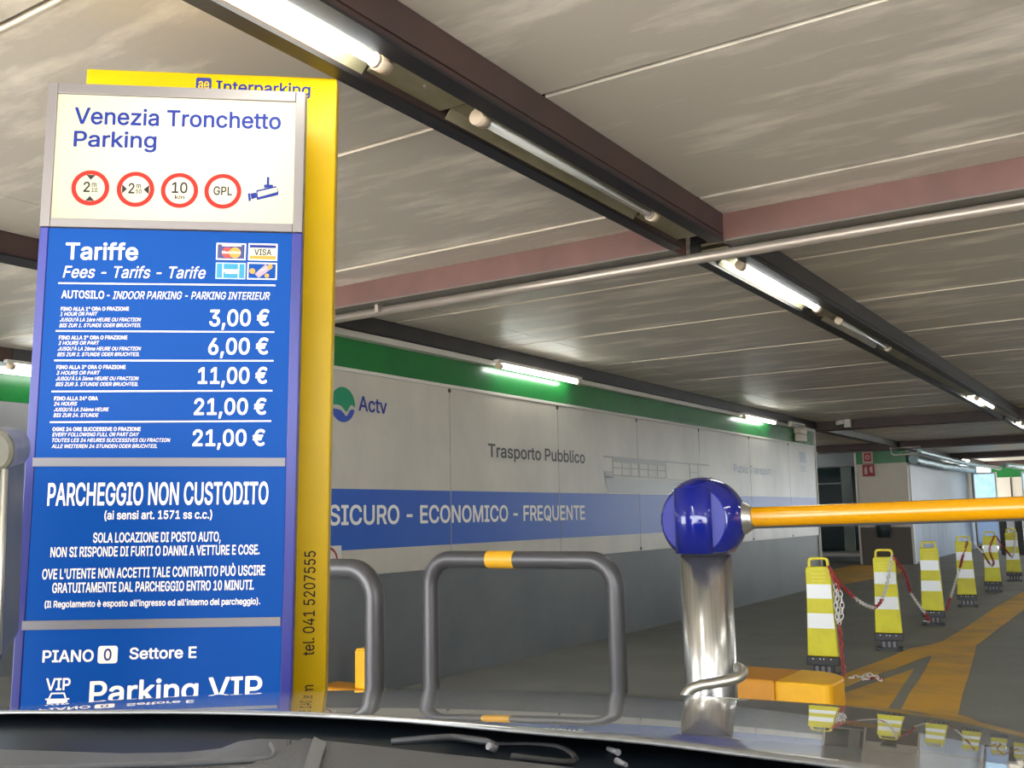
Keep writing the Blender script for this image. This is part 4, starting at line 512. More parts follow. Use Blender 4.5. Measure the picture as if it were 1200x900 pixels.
# writing on the panels, on a local frame: x along the wall, y up
wm = frame((WX + .022, 0, 0), (0, 1, 0), (0, 0, 1))
wp = bpy.data.objects.new('panel_print', bpy.data.meshes.new('panel_print'))
def wall_print(mb, name, material):
    """mb built as (along, up, lift) -> world"""
    mb.v = [(WX + .022 + z, x, y) for x, y, z in mb.v]
    return mb.obj(name, material, wl)
def wtext(s, st, y0, z0, y1, z1, cap, material):
    o = text(s, st, (y0, z0), (y1, z1), cap, wl, material, 0)
    for v in o.data.vertices: v.co = (WX + .0235, v.co.x, v.co.y)
    return o
bpy.data.meshes.remove(wp.data)
wtext('Actv', 'B', 6.133, 2.294, 6.489, 2.291, .118, 'txtblue')
wtext('Trasporto Pubblico', 'N', 8.002, 1.989, 9.946, 1.991, .124, 'txtdark')
wtext('SICURO - ECONOMICO - FREQUENTE', 'B', 5.789, 1.368, 9.91, 1.36, .150, 'txtwhite')
wtext('Public Transport', 'R', 14.642, 2.014, 16.354, 2.012, .122, 'faintblue')
# round logo with a wave between green and blue halves
cy, cz, rr = 5.945, 2.325, .143
wave = [(-rr * .99, -.012), (-.07, -.005), (-.02, -.012), (.03, -.052), (.05, -.052), (.085, -.004), (.11, .006), (rr * .98, -.014)]
top = [(rr * math.cos(math.radians(a)), rr * math.sin(math.radians(a))) for a in range(5, 176, 10)]
wall_print(MB().prism([(cy + a, cz + b, .001) for a, b in wave + top], (0, 0, .001)), 'logo_green_half', 'logogreen')
bot = [(rr * math.cos(math.radians(a)), rr * math.sin(math.radians(a))) for a in range(345, 194, -10)]
wall_print(MB().prism([(cy + a, cz + b - .034 * 0, .001) for a, b in [(x, y - .036) for x, y in wave[1:-1]] + bot], (0, 0, .001)), 'logo_blue_half', 'logoblue')
# faded water bus print
b = MB()
def pr(x0, y0, x1, y1): b.box(x0, y0, .001, x1, y1, .002)
pr(10.40, 2.075, 13.64, 2.095)
pr(10.62, 2.03, 12.15, 2.074)
for x in (10.62, 10.86, 11.10, 11.34, 11.60, 11.87, 12.13): pr(x, 1.86, x + .022, 2.03)
pr(10.62, 1.955, 12.15, 1.970); pr(10.62, 1.86, 12.15, 1.878)
pr(12.93, 1.84, 12.96, 2.075); pr(13.22, 1.84, 13.25, 2.075); pr(12.96, 1.96, 13.22, 1.972); pr(12.18, 1.84, 13.3, 1.855)
pr(10.40, 1.90, 10.62, 1.912); pr(10.40, 1.84, 10.62, 1.852)
b.prism([(10.40, 1.90, .001), (10.42, 1.80, .001), (10.50, 1.66, .001), (13.6, 1.66, .001), (13.7, 1.83, .001), (12.2, 1.825, .001), (10.62, 1.84, .001), (10.60, 1.88, .001)], (0, 0, .001))
wall_print(b, 'boat_print', 'faint')
b = MB()
for i in range(3): b.box(17.98 + i * .13, 2.285, .001, 18.09 + i * .13, 2.475, .002)
wall_print(b, 'emblem_print', 'faintblue')
b = MB()
for i in range(3): b.box(18.0, 2.12 + i * .04, .001, 18.33, 2.135 + i * .04, .002)
wall_print(b, 'small_print', 'faintblue')
# ------------------------------------------------------------------ other walls
wf = struct('wall_far_left')
MB().box(-9.6, -1.9, 0, -9.35, 31.2, 0.955).obj('wall_base', 'plinth', wf)
MB().box(-9.6, -1.9, 0.957, -9.352, 31.2, 2.61).obj('wall_face', 'greypanel', wf)
MB().box(-9.6, -1.9, 2.612, -9.345, 31.2, 2.88).obj('green_fascia', 'green', wf)
wr = struct('wall_right_unseen')  # unseen wall added to keep sky reflections off the left wall
MB().box(9.0, -1.9, 0, 9.2, 34, 0.955).obj('wall_base', 'plinth', wr)  # base of the added unseen wall
MB().box(9.002, -1.9, 0.957, 9.2, 34, 3.12).obj('wall_face', 'greypanel', wr)  # face of the added unseen wall
wo = struct('wall_sky_screen')  # unseen facades added to cut the sky mirrored in the panels
MB().box(-16, 58, 0, 26, 58.4, 5.0).obj('wall_face', 'outside', wo)  # added unseen sky screen
MB().box(26, 24, 0, 26.4, 58.4, 5.0).obj('wall_face', 'outside', wo)  # added unseen sky screen
wb = struct('wall_back')
MB().box(-6.75, 27.1, 0, -5.5, 37.2, 0.95).obj('wall_base', 'taupe', wb)
MB().box(-6.75, 27.1, 0.952, -5.5, 37.2, 2.60).obj('wall_face', 'cream', wb)
MB().box(-6.75, 27.09, 2.602, -5.5, 27.4, 2.92).obj('green_fascia', 'green', wb)
MB().box(-6.75, 27.41, 2.602, -5.5, 37.2, 2.92).obj('wall_top', 'greypanel', wb)
MB().box(-5.498, 27.35, 1.16, -5.48, 37.2, 2.60).obj('metal_sheet', 'greypanel', wb)
b = MB()
for i in range(11): MB().box(-5.498, 27.30 + i * .9, 0.05, -5.47, 28.19 + i * .9, 1.14).obj('lower_sheet', 'bluepanel', wb, bevel=.004)
MB().box(-5.50, 27.09, 0.02, -5.44, 27.20, 1.18).obj('corner_guard', 'whitetrim', wb)
MB().box(-6.80, 27.05, 0, -6.752, 27.2, 2.92).obj('frame_post', 'whitetrim', wb)
MB().box(-5.6, 37.3, 0, -5.35, 37.6, 2.92).obj('door_post', 'taupe', wb)
we = struct('wall_end')
MB().box(-5.34, 40.9, 0, -2.6, 41.15, 0.95).obj('wall_base', 'plinth', we)
MB().box(-5.34, 40.91, 0.952, -2.6, 41.15, 2.50).obj('wall_face', 'cream', we)
MB().box(-5.34, 40.9, 2.502, -2.6, 41.15, 2.93).obj('green_fascia', 'green', we)
MB().box(-4.72, 40.885, 0.96, -4.68, 40.905, 2.49).obj('panel_joint', 'screw', we)
# recess beside the block: shutter box, glazed door, step
d1 = struct('door_1')
MB().box(-9.34, 27.1, 2.56, -6.81, 27.5, 2.93).obj('shutter_box', 'shutter', d1, bevel=.01)
for i in range(3): MB().box(-9.34, 27.08, 2.60 + i * .1, -6.81, 27.099, 2.66 + i * .1).obj('shutter_slat', 'shutter', d1)
MB().box(-9.34, 30.9, .2, -8.2, 31.0, 2.78).obj('glass_leaf', 'glass', d1)
MB().box(-9.34, 30.86, 2.2, -8.2, 30.895, 2.25).obj('transom', 'palepanel', d1)
MB().box(-8.19, 30.9, .2, -7.88, 31.0, 2.78).obj('side_panel', 'palepanel', d1)
MB().box(-7.87, 30.9, .2, -6.9, 31.0, 2.78).obj('dark_leaf', 'glass', d1)
MB().box(-7.0, 28.0, .2, -6.96, 28.04, 2.56).obj('white_post', 'whitetrim', d1)
MB().box(-9.34, 28.4, 0, -6.76, 31.0, .10).obj('step', 'plinth', d1)
MB().box(-9.34, 29.4, .101, -6.76, 31.0, .20).obj('step', 'whitetrim', d1)
MB().box(-9.34, 30.89, 2.79, -6.76, 31.0, 3.08).obj('lintel', 'taupe', d1)

# ================================================================== LAMPS
def lamp(xc, y0, y1, z, lit, label, group, along='y', tray=True):
    t = thing('fluorescent_light', label, 'light', (xc, y0, z), group)
    Ln = y1 - y0
    def P(a, x, zz): return (x, a, zz) if along == 'y' else (a, x, zz)
    if tray:
        b = MB()
        prof = [(-.131, .016), (-.10, .050), (.02, .055), (.044, .020), (.0465, .022), (.022, .062), (-.102, .058), (-.1335, .018)]
        b.prism([P(-.04, p, q) for p, q in prof], P(Ln + .08, 0, 0))
        b.obj('reflector_tray', 'tray', t)
    else:
        a0, a1 = P(-.04, -.03, .03), P(Ln + .04, .03, .06)
        MB().box(*a0, *a1).obj('reflector_tray', 'whitetrim', t)
    MB().tube([P(.02, 0, 0), P(Ln - .02, 0, 0)], .019, 14).obj('tube', ('tubeon' if tray else 'tubewall') if lit else 'tubeoff', t)
    for a, s in ((0, 1), (Ln, -1)):
        b = MB().tube([P(a - .02 * s, 0, 0), P(a + .035 * s, 0, 0)], .031, 14)
        b.tube([P(a, 0, .0), P(a, 0, .06)], .016, 8)
        h = b.obj('lamp_holder', 'lampwhite', t)
        MB().tube([P(a + .036 * s, 0, 0), P(a + .05 * s, 0, 0)], .026, 14).obj('collar', 'steelp', h)
    return t
LX = -2.085
GR = 'fluorescent tubes along the ceiling channel'
lamp(LX, .96, 2.456, 2.925, True, 'bright lit tube in ceiling channel right above the parking sign', GR)
lamp(LX, 3.02, 4.585, 2.925, False, 'unlit grey tube in ceiling channel in front of the brown cross beam', GR)
lamp(LX, 5.86, 7.51, 2.925, True, 'lit tube in the channel just behind the brown cross beam and pipe', GR)
lamp(LX, 8.11, 9.82, 2.925, False, 'unlit tube following the lit one in the dark grey channel beam', GR)
lamp(LX, 15.2, 16.75, 2.925, True, 'small distant lit tube near the far end of the channel beam', GR)
lamp(LX, 20.6, 22.1, 2.925, True, 'tiny lit tube beyond the second cross beam at right photo edge', GR)
GW = 'tubes on the left wall beam'
lamp(-5.37, 8.05, 9.65, 2.875, True, 'lit tube under wall beam above the dark public transport lettering', GW, tray=False)
lamp(-5.37, 14.9, 16.4, 2.875, True, 'lit tube under wall beam near the far end of panelled wall', GW, tray=False)
lamp(-5.30, 17.0, 17.7, 2.885, False, 'unlit tube under wall beam beside the junction boxes', GW, tray=False)
lamp(-9.0, 5.2, 6.7, 2.90, True, 'lit tube on the far wall peeking past left edge of tariff sign', 'tubes on far beams', tray=False)
o = lamp(26.12, -8.9, -7.5, 2.86, True, 'lit tube across the opening just past the end of the panelled wall', 'tubes on far beams', along='x', tray=False)
o.location = (-8.9, 26.12, 2.86)
lamp(-5.2, 33.6, 35.1, 2.90, True, 'small bright tube above the silver ducts far back', 'tubes on far beams', tray=False)
ORD = ('first', 'second', 'third', 'fourth', 'fifth', 'sixth', 'seventh', 'eighth', 'ninth', 'tenth')
for xc, la in ((1.45, 'added lit tube out of view, in the channel just right of the car'), (5.05, 'added lit tube out of view, in the farthest right channel')):  # unseen tubes added to brighten the interior
    for k, y in enumerate((.9, 4.0 - .6, 7.6, 10.6, 13.6, 16.6, 20.6, 23.6, 28, 35)):
        lamp(xc + .04, y, y + 1.5, 2.925, True, '%s %s' % (ORD[k], la), 'added tubes in the channels right of the view')
for k, y in enumerate((23.4, 27.6, 30.4, 34.6, 37.4)): lamp(LX, y, y + 1.5, 2.925, True, '%s added lit tube past the right photo edge in the lamp channel' % ORD[k], 'added tubes beyond the photo edge')  # more unseen tubes, added for light further back
# same lamps behind and beside the car (out of view) are added to light the deck
for y in (-.75,): lamp(LX, y, y + 1.5, 2.925, True, 'added lit tube out of view in the channel behind the car', GR)

# ================================================================== PIPES, DUCTS, BOXES
t = thing('conduit_pipe', 'long pale steel pipe running under the brown cross beam', 'pipe', (0, 5.3, 2.9))
b = MB().tube([(-5.4, 0.085, -.018), (-3, .075, -.022), (-1, .075, -.018), (1, .085, -.02), (8.95, .075, -.02)], .032, 14).obj('pipe', 'steelp', t)
for x in (-4.6, .9): MB().box(x, .02, -.036, x + .03, .085, .02).obj('pipe_clip', 'steelp', t)

def duct(name, pts, r, label, seed):
    rnd = random.Random(seed)
    P = []; R = []
    for (a, b_) in zip(pts[:-1], pts[1:]):
        n = max(3, int((Vector(b_) - Vector(a)).length / .12))
        for i in range(n):
            q = Vector(a).lerp(Vector(b_), i / n)
            P.append(q + Vector((rnd.uniform(-.012, .012), 0, rnd.uniform(-.012, .012)))); R.append(r * (1 + .07 * math.sin(i * 2.1) + rnd.uniform(-.06, .06)))
    P.append(Vector(pts[-1])); R.append(r)
    return tag(MB().tube(P, R, 12).obj(name, 'foil'), label, 'duct', 'silver ducts over the grey side wall')
duct('foil_duct', [(-5.3, 27.0, 2.66), (-5.3, 31, 2.62), (-5.25, 36.2, 2.66)], .11, 'thick silver foil duct along top of the grey side wall', 1)
duct('foil_duct', [(-5.08, 26.6, 2.84), (-5.05, 30, 2.80), (-5.05, 34, 2.78), (-4.9, 40, 2.80)], .06, 'thinner silver foil duct above and right of the thick one', 2)
duct('foil_duct', [(-4.4, 36.9, 2.80), (-4.0, 37.5, 2.74), (-3.6, 38.5, 2.70), (-3.3, 40, 2.74)], .09, 'short sagging silver duct before the far green wall', 3)
t = thing('bracket_pipe', 'bent pale bracket hanging at the start of the silver ducts', 'bracket', (-5.62, 26.0, 2.9))
MB().tube([(0, 0, .06), (0, 0, -.10), (.05, 0, -.15), (.6, 0, -.15)], .022, 8).obj('bent_pipe', 'whitetrim', t)
MB().tube([(0, 0, 0.02), (.7, 0, .02)], .018, 8).obj('cross_rod', 'steelp', t)

t = thing('junction_box', 'upper beige junction box at far end of the green fascia', 'box', (-5.48, 17.75, 2.79), 'stacked wall boxes')
MB().box(0, 0, 0, .11, .4, .12).obj('box_body', 'beige', t, bevel=.008)
MB().box(.111, .02, .01, .12, .38, .11).obj('lid', 'beige', t, bevel=.004)
t = thing('junction_box', 'lower beige junction box with red side, under its twin', 'box', (-5.47, 17.75, 2.655), 'stacked wall boxes')
MB().box(0, 0, 0, .11, .36, .125).obj('box_body', 'beige', t, bevel=.008)
MB().box(.0, .365, .02, .10, .42, .10).obj('red_end', 'firered', t)
t = thing('security_camera', 'small white security camera hanging at the second cross beam corner', 'camera', (-4.98, 18.86, 2.93))
MB().box(.10, 0, 0, .22, .10, .15).obj('mount', 'whitetrim', t, bevel=.006)
cb = MB().tube([(-.04, 0, .09), (.12, 0, .11)], .04, 12).obj('camera_body', 'whitetrim', t)
MB().tube([(-.06, 0, .088), (-.042, 0, .09)], .032, 12).obj('lens', 'basebl', cb)

# signs on the block
t = thing('fire_hose_sign', 'upper red and white fire notice on the cream block', 'sign', (-6.58, 27.06, 2.62), 'stacked red notices')
MB().box(0, 0, 0, .26, .02, .30).obj('plate', 'firepink', t)
MB().box(.035, -.004, .04, .225, -.001, .27).obj('red_field', 'firered', t)
MB().tube([(.13, -.006, .155), (.13, -.0045, .155)], .06, 14).obj('white_disc', 'firepink', t)
MB().tube([(.13, -.009, .155), (.13, -.0065, .155)], .035, 14).obj('reel', 'firered', t)
t = thing('extinguisher_sign', 'lower red notice with pale pictogram, below the other notice', 'sign', (-6.60, 27.06, 2.28), 'stacked red notices')
MB().box(0, 0, 0, .30, .02, .31).obj('plate', 'firered', t)
MB().prism([(.05, -.004, .05), (.12, -.004, .05), (.12, -.004, .22), (.09, -.004, .26), (.05, -.004, .2)], (0, .002, 0)).obj('pictogram', 'firepink', t)
MB().prism([(.19, -.004, .10), (.26, -.004, .08), (.25, -.004, .27), (.18, -.004, .22)], (0, .002, 0)).obj('pictogram', 'firepink', t)
t = thing('waste_bin', 'dark teal bin fixed to the base of the cream block', 'bin', (-6.13, 27.0, .70))
MB().tube([(0, -.13, 0), (0, -.13, .42)], [.16, .19], 16).obj('bin_body', 'bin', t)
MB().tube([(0, -.13, .421), (0, -.13, .50)], [.20, .19], 16).obj('rim', 'palepanel', t)
t = thing('glow_box', 'glowing pale blue box standing at the end of the grey wall', 'display', (-5.32, 36.4, 0.15))  # far pale shape, built as a box with emitting panels
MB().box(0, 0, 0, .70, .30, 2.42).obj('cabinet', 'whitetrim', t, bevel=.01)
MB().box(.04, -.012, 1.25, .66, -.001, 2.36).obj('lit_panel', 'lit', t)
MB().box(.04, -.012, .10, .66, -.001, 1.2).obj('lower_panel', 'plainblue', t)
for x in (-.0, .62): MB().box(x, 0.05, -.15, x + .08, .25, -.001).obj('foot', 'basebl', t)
t = thing('glow_box', 'second pale glowing box cut by the right photo edge', 'display', (-3.86, 36.4, 0.15))
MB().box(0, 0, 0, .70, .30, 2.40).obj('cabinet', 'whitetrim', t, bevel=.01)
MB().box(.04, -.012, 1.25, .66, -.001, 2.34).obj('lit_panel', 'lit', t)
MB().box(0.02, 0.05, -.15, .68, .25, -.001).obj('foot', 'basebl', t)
for x, la in ((-4.10, 'left black post with white cap far behind the barriers'), (-3.68, 'right black post with white cap far behind the barriers')):
    t = thing('gate_post', la, 'post', (x, 33, 0), 'far capped posts')
    MB().box(-.10, 0, 0, .10, .25, 1.10).obj('post_body', 'basebl', t, bevel=.01)
    MB().box(-.115, -.01, .1, -.101, .26, 1.10).obj('side_strip', 'whitetrim', t)
    MB().box(-.13, -.02, 1.101, .13, .27, 1.26).obj('white_cap', 'whitetrim', t, bevel=.05)
# no-entry notice low on the wall behind the hoops
t = thing('prohibition_notice', 'small white notice with red ring, low on wall behind left hoop', 'sign', (WX + .022, 5.66, 1.0))
MB().box(0, 0, 0, .004, .27, .205).obj('plate', 'whitetrim', t)
ring = [(.0055, .12 + .1 * math.cos(a * math.pi / 12), .09 + .1 * math.sin(a * math.pi / 12)) for a in range(24)]
MB().tube(ring, .009, 4, closed=True).obj('red_ring', 'firered', t)
MB().tube([(.0055, .09, .08), (.0055, .11, .15)], .006, 4).obj('mark', 'basebl', t)

# ================================================================== TARIFF SIGN
U = Vector((0.7778, 0.6284, -0.014)); V = Vector((0.0068, 0.0138, 0.9999))
sign = thing('tariff_sign', 'tall blue and white illuminated tariff sign listing parking fees', 'sign', mw=frame((-2.8383, 1.7234, 2.7891), U, V))
BOT = -2.72
MB().box(.004, BOT, -.085, .796, -.471, -.004).obj('cabinet', 'signside', sign, bevel=.004)
MB().box(.004, -.4705, -.085, .796, -.003, -.004).obj('top_cabinet', 'signframe', sign, bevel=.004)
# dark blue edge strips
MB().box(0, BOT, -.06, .027, -.4705, 0).obj('edge_strip', 'signside', sign, bevel=.003)
MB().box(.767, BOT, -.06, .8, -.4705, 0).obj('edge_strip', 'signside', sign, bevel=.003)
# aluminium frame of the upper light box
for x0, y0, x1, y1 in ((0, -.4695, .0305, 0), (.7695, -.4695, .8, 0), (.031, -.035, .769, 0), (.031, -.4695, .769, -.442)):
    MB().box(x0, y0, -.06, x1, y1, .004).obj('frame_bar', 'signframe', sign, bevel=.002)
white = MB().box(.0307, -.4417, -.02, .7693, -.0353, -.0025).obj('lit_panel', 'signwhite', sign)
# unevenness of the tubes behind the acrylic: brighter around the right tube
nt = M['signwhite'].node_tree; Nn, Ll = nt.nodes, nt.links
tc = Nn.new('ShaderNodeTexCoord'); mp = Nn.new('ShaderNodeMapping'); gr = Nn.new('ShaderNodeTexGradient'); gr.gradient_type = 'SPHERICAL'
mp.inputs['Location'].default_value = (-.46 * 1.9, .20 * 2.6, 0); mp.inputs['Scale'].default_value = (1.9, 2.6, 1)
Ll.new(tc.outputs['Object'], mp.inputs['Vector']); Ll.new(mp.outputs[0], gr.inputs[0])
mr = Nn.new('ShaderNodeMapRange'); mr.inputs[3].default_value = .15; mr.inputs[4].default_value = .32
Ll.new(gr.outputs['Fac'], mr.inputs[0]); Ll.new(mr.outputs[0], Nn['Principled BSDF'].inputs['Emission Strength'])

for y0, y1 in ((-.4725, -1.184), (-1.211, -1.662), (-1.689, BOT)):
    MB().box(.0275, y1, -.02, .7665, y0, -.0025).obj('blue_panel', 'signblue', sign)
MB().box(.022, -1.2105, -.01, .764, -1.1845, .001).obj('silver_strip', 'bar', sign)
MB().box(.020, -1.6885, -.01, .762, -1.6625, .001).obj('silver_strip', 'bar', sign)
SIGN_TEXT = [
  ('Venezia Tronchetto', 'N', 0.0842, 0.1311, 0.7236, 0.1271, 0.0519),
  ('Parking', 'N', 0.0856, 0.2061, 0.3383, 0.2032, 0.0492),
  ('Tariffe', 'B', 0.0805, 0.5707, 0.2979, 0.5687, 0.0509),
  ('Fees - Tarifs - Tarife', 'I', 0.0769, 0.6294, 0.5053, 0.6238, 0.0361),
  ('AUTOSILO', 'B', 0.0764, 0.6939, 0.2027, 0.6938, 0.0234),
  ('- INDOOR PARKING - PARKING INTERIEUR', 'I', 0.2111, 0.6942, 0.7039, 0.6885, 0.0236),
  ('FINO ALLA 1° ORA O FRAZIONE', 'B', 0.0768, 0.7339, 0.2789, 0.7302, 0.0112),
  ('1 HOUR OR PART', 'I', 0.0759, 0.75, 0.1859, 0.7477, 0.0112),
  ("JUSQU'À LA 1ère HEURE OU FRACTION", 'I', 0.0762, 0.7678, 0.3161, 0.7637, 0.0112),
  ('BIS ZUR 1. STUNDE ODER BRUCHTEIL', 'I', 0.0754, 0.7854, 0.3169, 0.7814, 0.0112),
  ('FINO ALLA 2° ORA O FRAZIONE', 'B', 0.076, 0.8235, 0.278, 0.8204, 0.0112),
  ('2 HOURS OR PART', 'I', 0.0759, 0.8402, 0.1955, 0.8382, 0.0111),
  ("JUSQU'À LA 2ème HEURE OU FRACTION", 'I', 0.0754, 0.8579, 0.3202, 0.8545, 0.0111),
  ('BIS ZUR 2. STUNDE ODER BRUCHTEIL', 'I', 0.0746, 0.8753, 0.3166, 0.8721, 0.0111),
  ('FINO ALLA 3° ORA O FRAZIONE', 'B', 0.0743, 0.9147, 0.2772, 0.9122, 0.0111),
  ('3 HOURS OR PART', 'I', 0.0753, 0.9323, 0.2026, 0.9306, 0.011),
  ("JUSQU'À LA 3ème HEURE OU FRACTION", 'I', 0.0745, 0.9498, 0.3175, 0.9472, 0.011),
  ('BIS ZUR 3. STUNDE ODER BRUCHTEIL', 'I', 0.0747, 0.9671, 0.3167, 0.9646, 0.011),
  ('FINO ALLA 24° ORA', 'B', 0.0729, 1.0106, 0.1998, 1.0093, 0.0109),
  ('24 HOURS', 'I', 0.0731, 1.027, 0.1401, 1.0261, 0.0109),
  ("JUSQU'À LA 24ème HEURE", 'I', 0.0741, 1.0444, 0.234, 1.043, 0.0109),
  ('BIS ZUR 24. STUNDE', 'I', 0.0738, 1.0617, 0.2048, 1.0606, 0.0109),
  ('OGNI 24 ORE SUCCESSIVE O FRAZIONE', 'B', 0.0732, 1.1039, 0.3304, 1.1025, 0.0109),
  ('EVERY FOLLOWING FULL OR PART DAY', 'I', 0.0734, 1.1201, 0.3262, 1.1189, 0.0109),
  ('TOUTES LES 24 HEURES SUCCESSIVES OU FRACTION', 'I', 0.0736, 1.1373, 0.4189, 1.1361, 0.0109),
  ('ALLE WEITEREN 24 STUNDEN ODER BRUCHTEIL', 'I', 0.0736, 1.1553, 0.3812, 1.1543, 0.0108),
  ('3,00 €', 'B', 0.5218, 0.7747, 0.7035, 0.7708, 0.0496),
  ('6,00 €', 'B', 0.5216, 0.8642, 0.7034, 0.8608, 0.0492),
  ('11,00 €', 'B', 0.4942, 0.9558, 0.7025, 0.9528, 0.0488),
  ('21,00 €', 'B', 0.4858, 1.0519, 0.7026, 1.0495, 0.0483),
  ('21,00 €', 'B', 0.4851, 1.1476, 0.701, 1.1459, 0.0479),
  ('PARCHEGGIO NON CUSTODITO', 'B', 0.0703, 1.3258, 0.7161, 1.3234, 0.064),
  ('(ai sensi art. 1571 ss c.c.)', 'B', 0.2367, 1.3684, 0.5511, 1.3676, 0.0242),
  ('SOLA LOCAZIONE DI POSTO AUTO,', 'B', 0.2075, 1.4367, 0.5786, 1.4361, 0.0278),
  ('NON SI RISPONDE DI FURTI O DANNI A VETTURE E COSE.', 'B', 0.0879, 1.4782, 0.695, 1.4753, 0.0277),
  ("OVE L'UTENTE NON ACCETTI TALE CONTRATTO PUÒ USCIRE", 'B', 0.0681, 1.5425, 0.7127, 1.5374, 0.0283),
  ('GRATUITAMENTE DAL PARCHEGGIO ENTRO 10 MINUTI.', 'B', 0.0986, 1.5824, 0.6811, 1.5799, 0.0275),
  ("(Il Regolamento è esposto all'ingresso ed all'interno del parcheggio).", 'B', 0.08, 1.6247, 0.701, 1.6236, 0.0181),
  ('PIANO', 'B', 0.0825, 1.7807, 0.2264, 1.7811, 0.0323),
  ('Settore E', 'B', 0.3279, 1.7765, 0.5203, 1.7763, 0.0312),
  ('VIP', 'B', 0.0966, 1.8605, 0.165, 1.8604, 0.0325),
  ('Parking VIP', 'B', 0.2198, 1.9006, 0.7137, 1.8952, 0.0608),
]
for i, (s, st, x0, y0, x1, y1, c) in enumerate(SIGN_TEXT):
    text(s, st, (x0, -y0), (x1, -y1), c, sign, 'signnavy' if i < 2 else 'signtxt', -.0012)
for (x0, y0), (x1, y1) in (((0.0652, 0.6476), (0.7203, 0.6424)), ((0.0653, 0.7972), (0.7206, 0.7917)), ((0.0661, 0.8885), (0.7204, 0.8827)), ((0.064, 0.9839), (0.7195, 0.9764)), ((0.0643, 1.0773), (0.7187, 1.0709))):
    MB().prism([(x0, -y0 - .0022, -.0022), (x1, -y1 - .0022, -.0022), (x1, -y1 + .0022, -.0022), (x0, -y0 + .0022, -.0022)], (0, 0, .001)).obj('ruled_line', 'signtxt', sign)
# restriction roundels
def disc(x, y, r, z, n=40, sx=1): return [(x + r * sx * math.cos(2 * math.pi * i / n), y + r * math.sin(2 * math.pi * i / n), z) for i in range(n)]
def ringm(x, y, ro, ri, z, n=40):
    b = MB(); vs = disc(x, y, ro, z, n) + disc(x, y, ri, z, n)
    return b.add(vs, [(i, (i + 1) % n, n + (i + 1) % n, n + i) for i in range(n)])
ZL = -.0012
for k, (x, y) in enumerate(((.1441, -.3408), (.281, -.3415), (.4154, -.3412), (.5486, -.3402))):
    ringm(x, y, .0575, .0435, ZL).obj('red_ring', 'red', sign)
    tx = lambda s, a, b_, c, d, h: text(s, 'B', (x + a, y + b_), (x + c, y + d), h, sign, 'signblk', ZL)
    tri = lambda pts: MB().flat([(x + p, y + q, ZL) for p, q in pts]).obj('limit_arrow', 'signblk', sign)
    if k == 0:
        tx('2', -.021, -.013, -.001, -.013, .032); tx('m', .004, .004, .018, .004, .016); tx('10', .004, -.013, .022, -.013, .013)
        tri([(-.014, .042), (.014, .042), (0, .026)]); tri([(-.014, -.042), (0, -.026), (.014, -.042)])
    elif k == 1:
        tx('2', -.022, -.013, -.003, -.013, .032); tx('m', .002, .004, .016, .004, .016); tx('50', .001, -.013, .019, -.013, .013)
        tri([(-.041, -.015), (-.026, 0), (-.041, .015)]); tri([(.041, -.015), (.041, .015), (.024, 0)])
    elif k == 2:
        tx('10', -.024, -.008, .024, -.008, .034); tx('km', -.014, -.028, .016, -.028, .013)
    else:
        tx('GPL', -.029, -.012, .029, -.012, .027)
# surveillance camera pictogram
b = MB()
def P2(pts): b.flat([(p, -q, ZL) for p, q in pts])
P2([(.652, .334), (.713, .318), (.716, .322), (.656, .339)]); P2([(.652, .334), (.656, .338), (.659, .364), (.655, .366)])
P2([(.656, .366), (.721, .348), (.722, .336), (.657, .357)]); P2([(.713, .318), (.722, .336), (.722, .345), (.717, .33)])
P2([(.684, .289), (.692, .289), (.692, .314), (.684, .314)]); P2([(.676, .314), (.704, .314), (.704, .322), (.676, .326)])
P2([(.634, .345), (.652, .341), (.655, .358), (.638, .364)]); P2([(.626, .346), (.633, .343), (.637, .368), (.630, .372)])
b.obj('camera_pictogram', 'signnavy', sign)
# payment cards
def card(x0, y0, x1, y1, border, field):
    MB().box(x0, -y1, -.0022, x1, -y0, -.0016).obj('card_border', border, sign)
    c = MB().box(x0 + .004, -y1 + .004, -.0016, x1 - .004, -y0 - .004, -.0011).obj('card_field', field, sign)
    return c
ZC = -.0008
def flat(pts, name, mt): return MB().flat([(p, -q, ZC) for p, q in pts]).obj(name, mt, sign)
card(.535, .509, .626, .563, 'signtxt', 'cardnavy')
MB().flat(disc(.570, -.540, .0175, ZC)).obj('card_disc', 'cardred', sign)
MB().flat(disc(.593, -.540, .0175, ZC + .0001)).obj('card_disc', 'cardorange', sign)
flat([(.552, .513), (.612, .513), (.612, .519), (.552, .519)], 'card_caption', 'signtxt')
text('MasterCard', 'N', (.553, -.543), (.610, -.543), .008, sign, 'signtxt', ZC + .0003)
card(.6335, .508, .7235, .563, 'signtxt', 'cardcream')
flat([(.638, .513), (.719, .513), (.719, .522), (.638, .522)], 'card_stripe', 'signnavy')
flat([(.638, .548), (.719, .548), (.719, .559), (.638, .559)], 'card_stripe', 'cardorange')
text('VISA', 'B', (.652, -.545), (.705, -.545), .018, sign, 'signblk', ZC)
card(.535, .572, .627, .625, 'bluepanel', 'cardcyan')
for xx in (.556, .604): flat([(xx, .576), (xx + .003, .576), (xx + .003, .621), (xx, .621)], 'card_stripe', 'signtxt')
flat([(.558, .594), (.604, .594), (.604, .603), (.558, .603)], 'card_caption', 'signtxt')
flat([(.565, .604), (.602, .604), (.602, .608), (.565, .608)], 'card_caption', 'cardcream')
card(.632, .570, .7235, .6245, 'signtxt', 'signblue')
flat([(.655, .607), (.688, .575), (.704, .591), (.668, .620)], 'banknote', 'cardpink')
for x, y, r in ((.648, .598, .009), (.702, .583, .008), (.693, .612, .007)): MB().flat(disc(x, -y, r, ZC + .0002, 20)).obj('coin', 'cardorange', sign)
text('Cash', 'I', (.668, -.602), (.693, -.591), .008, sign, 'cardcream', ZC + .0003)
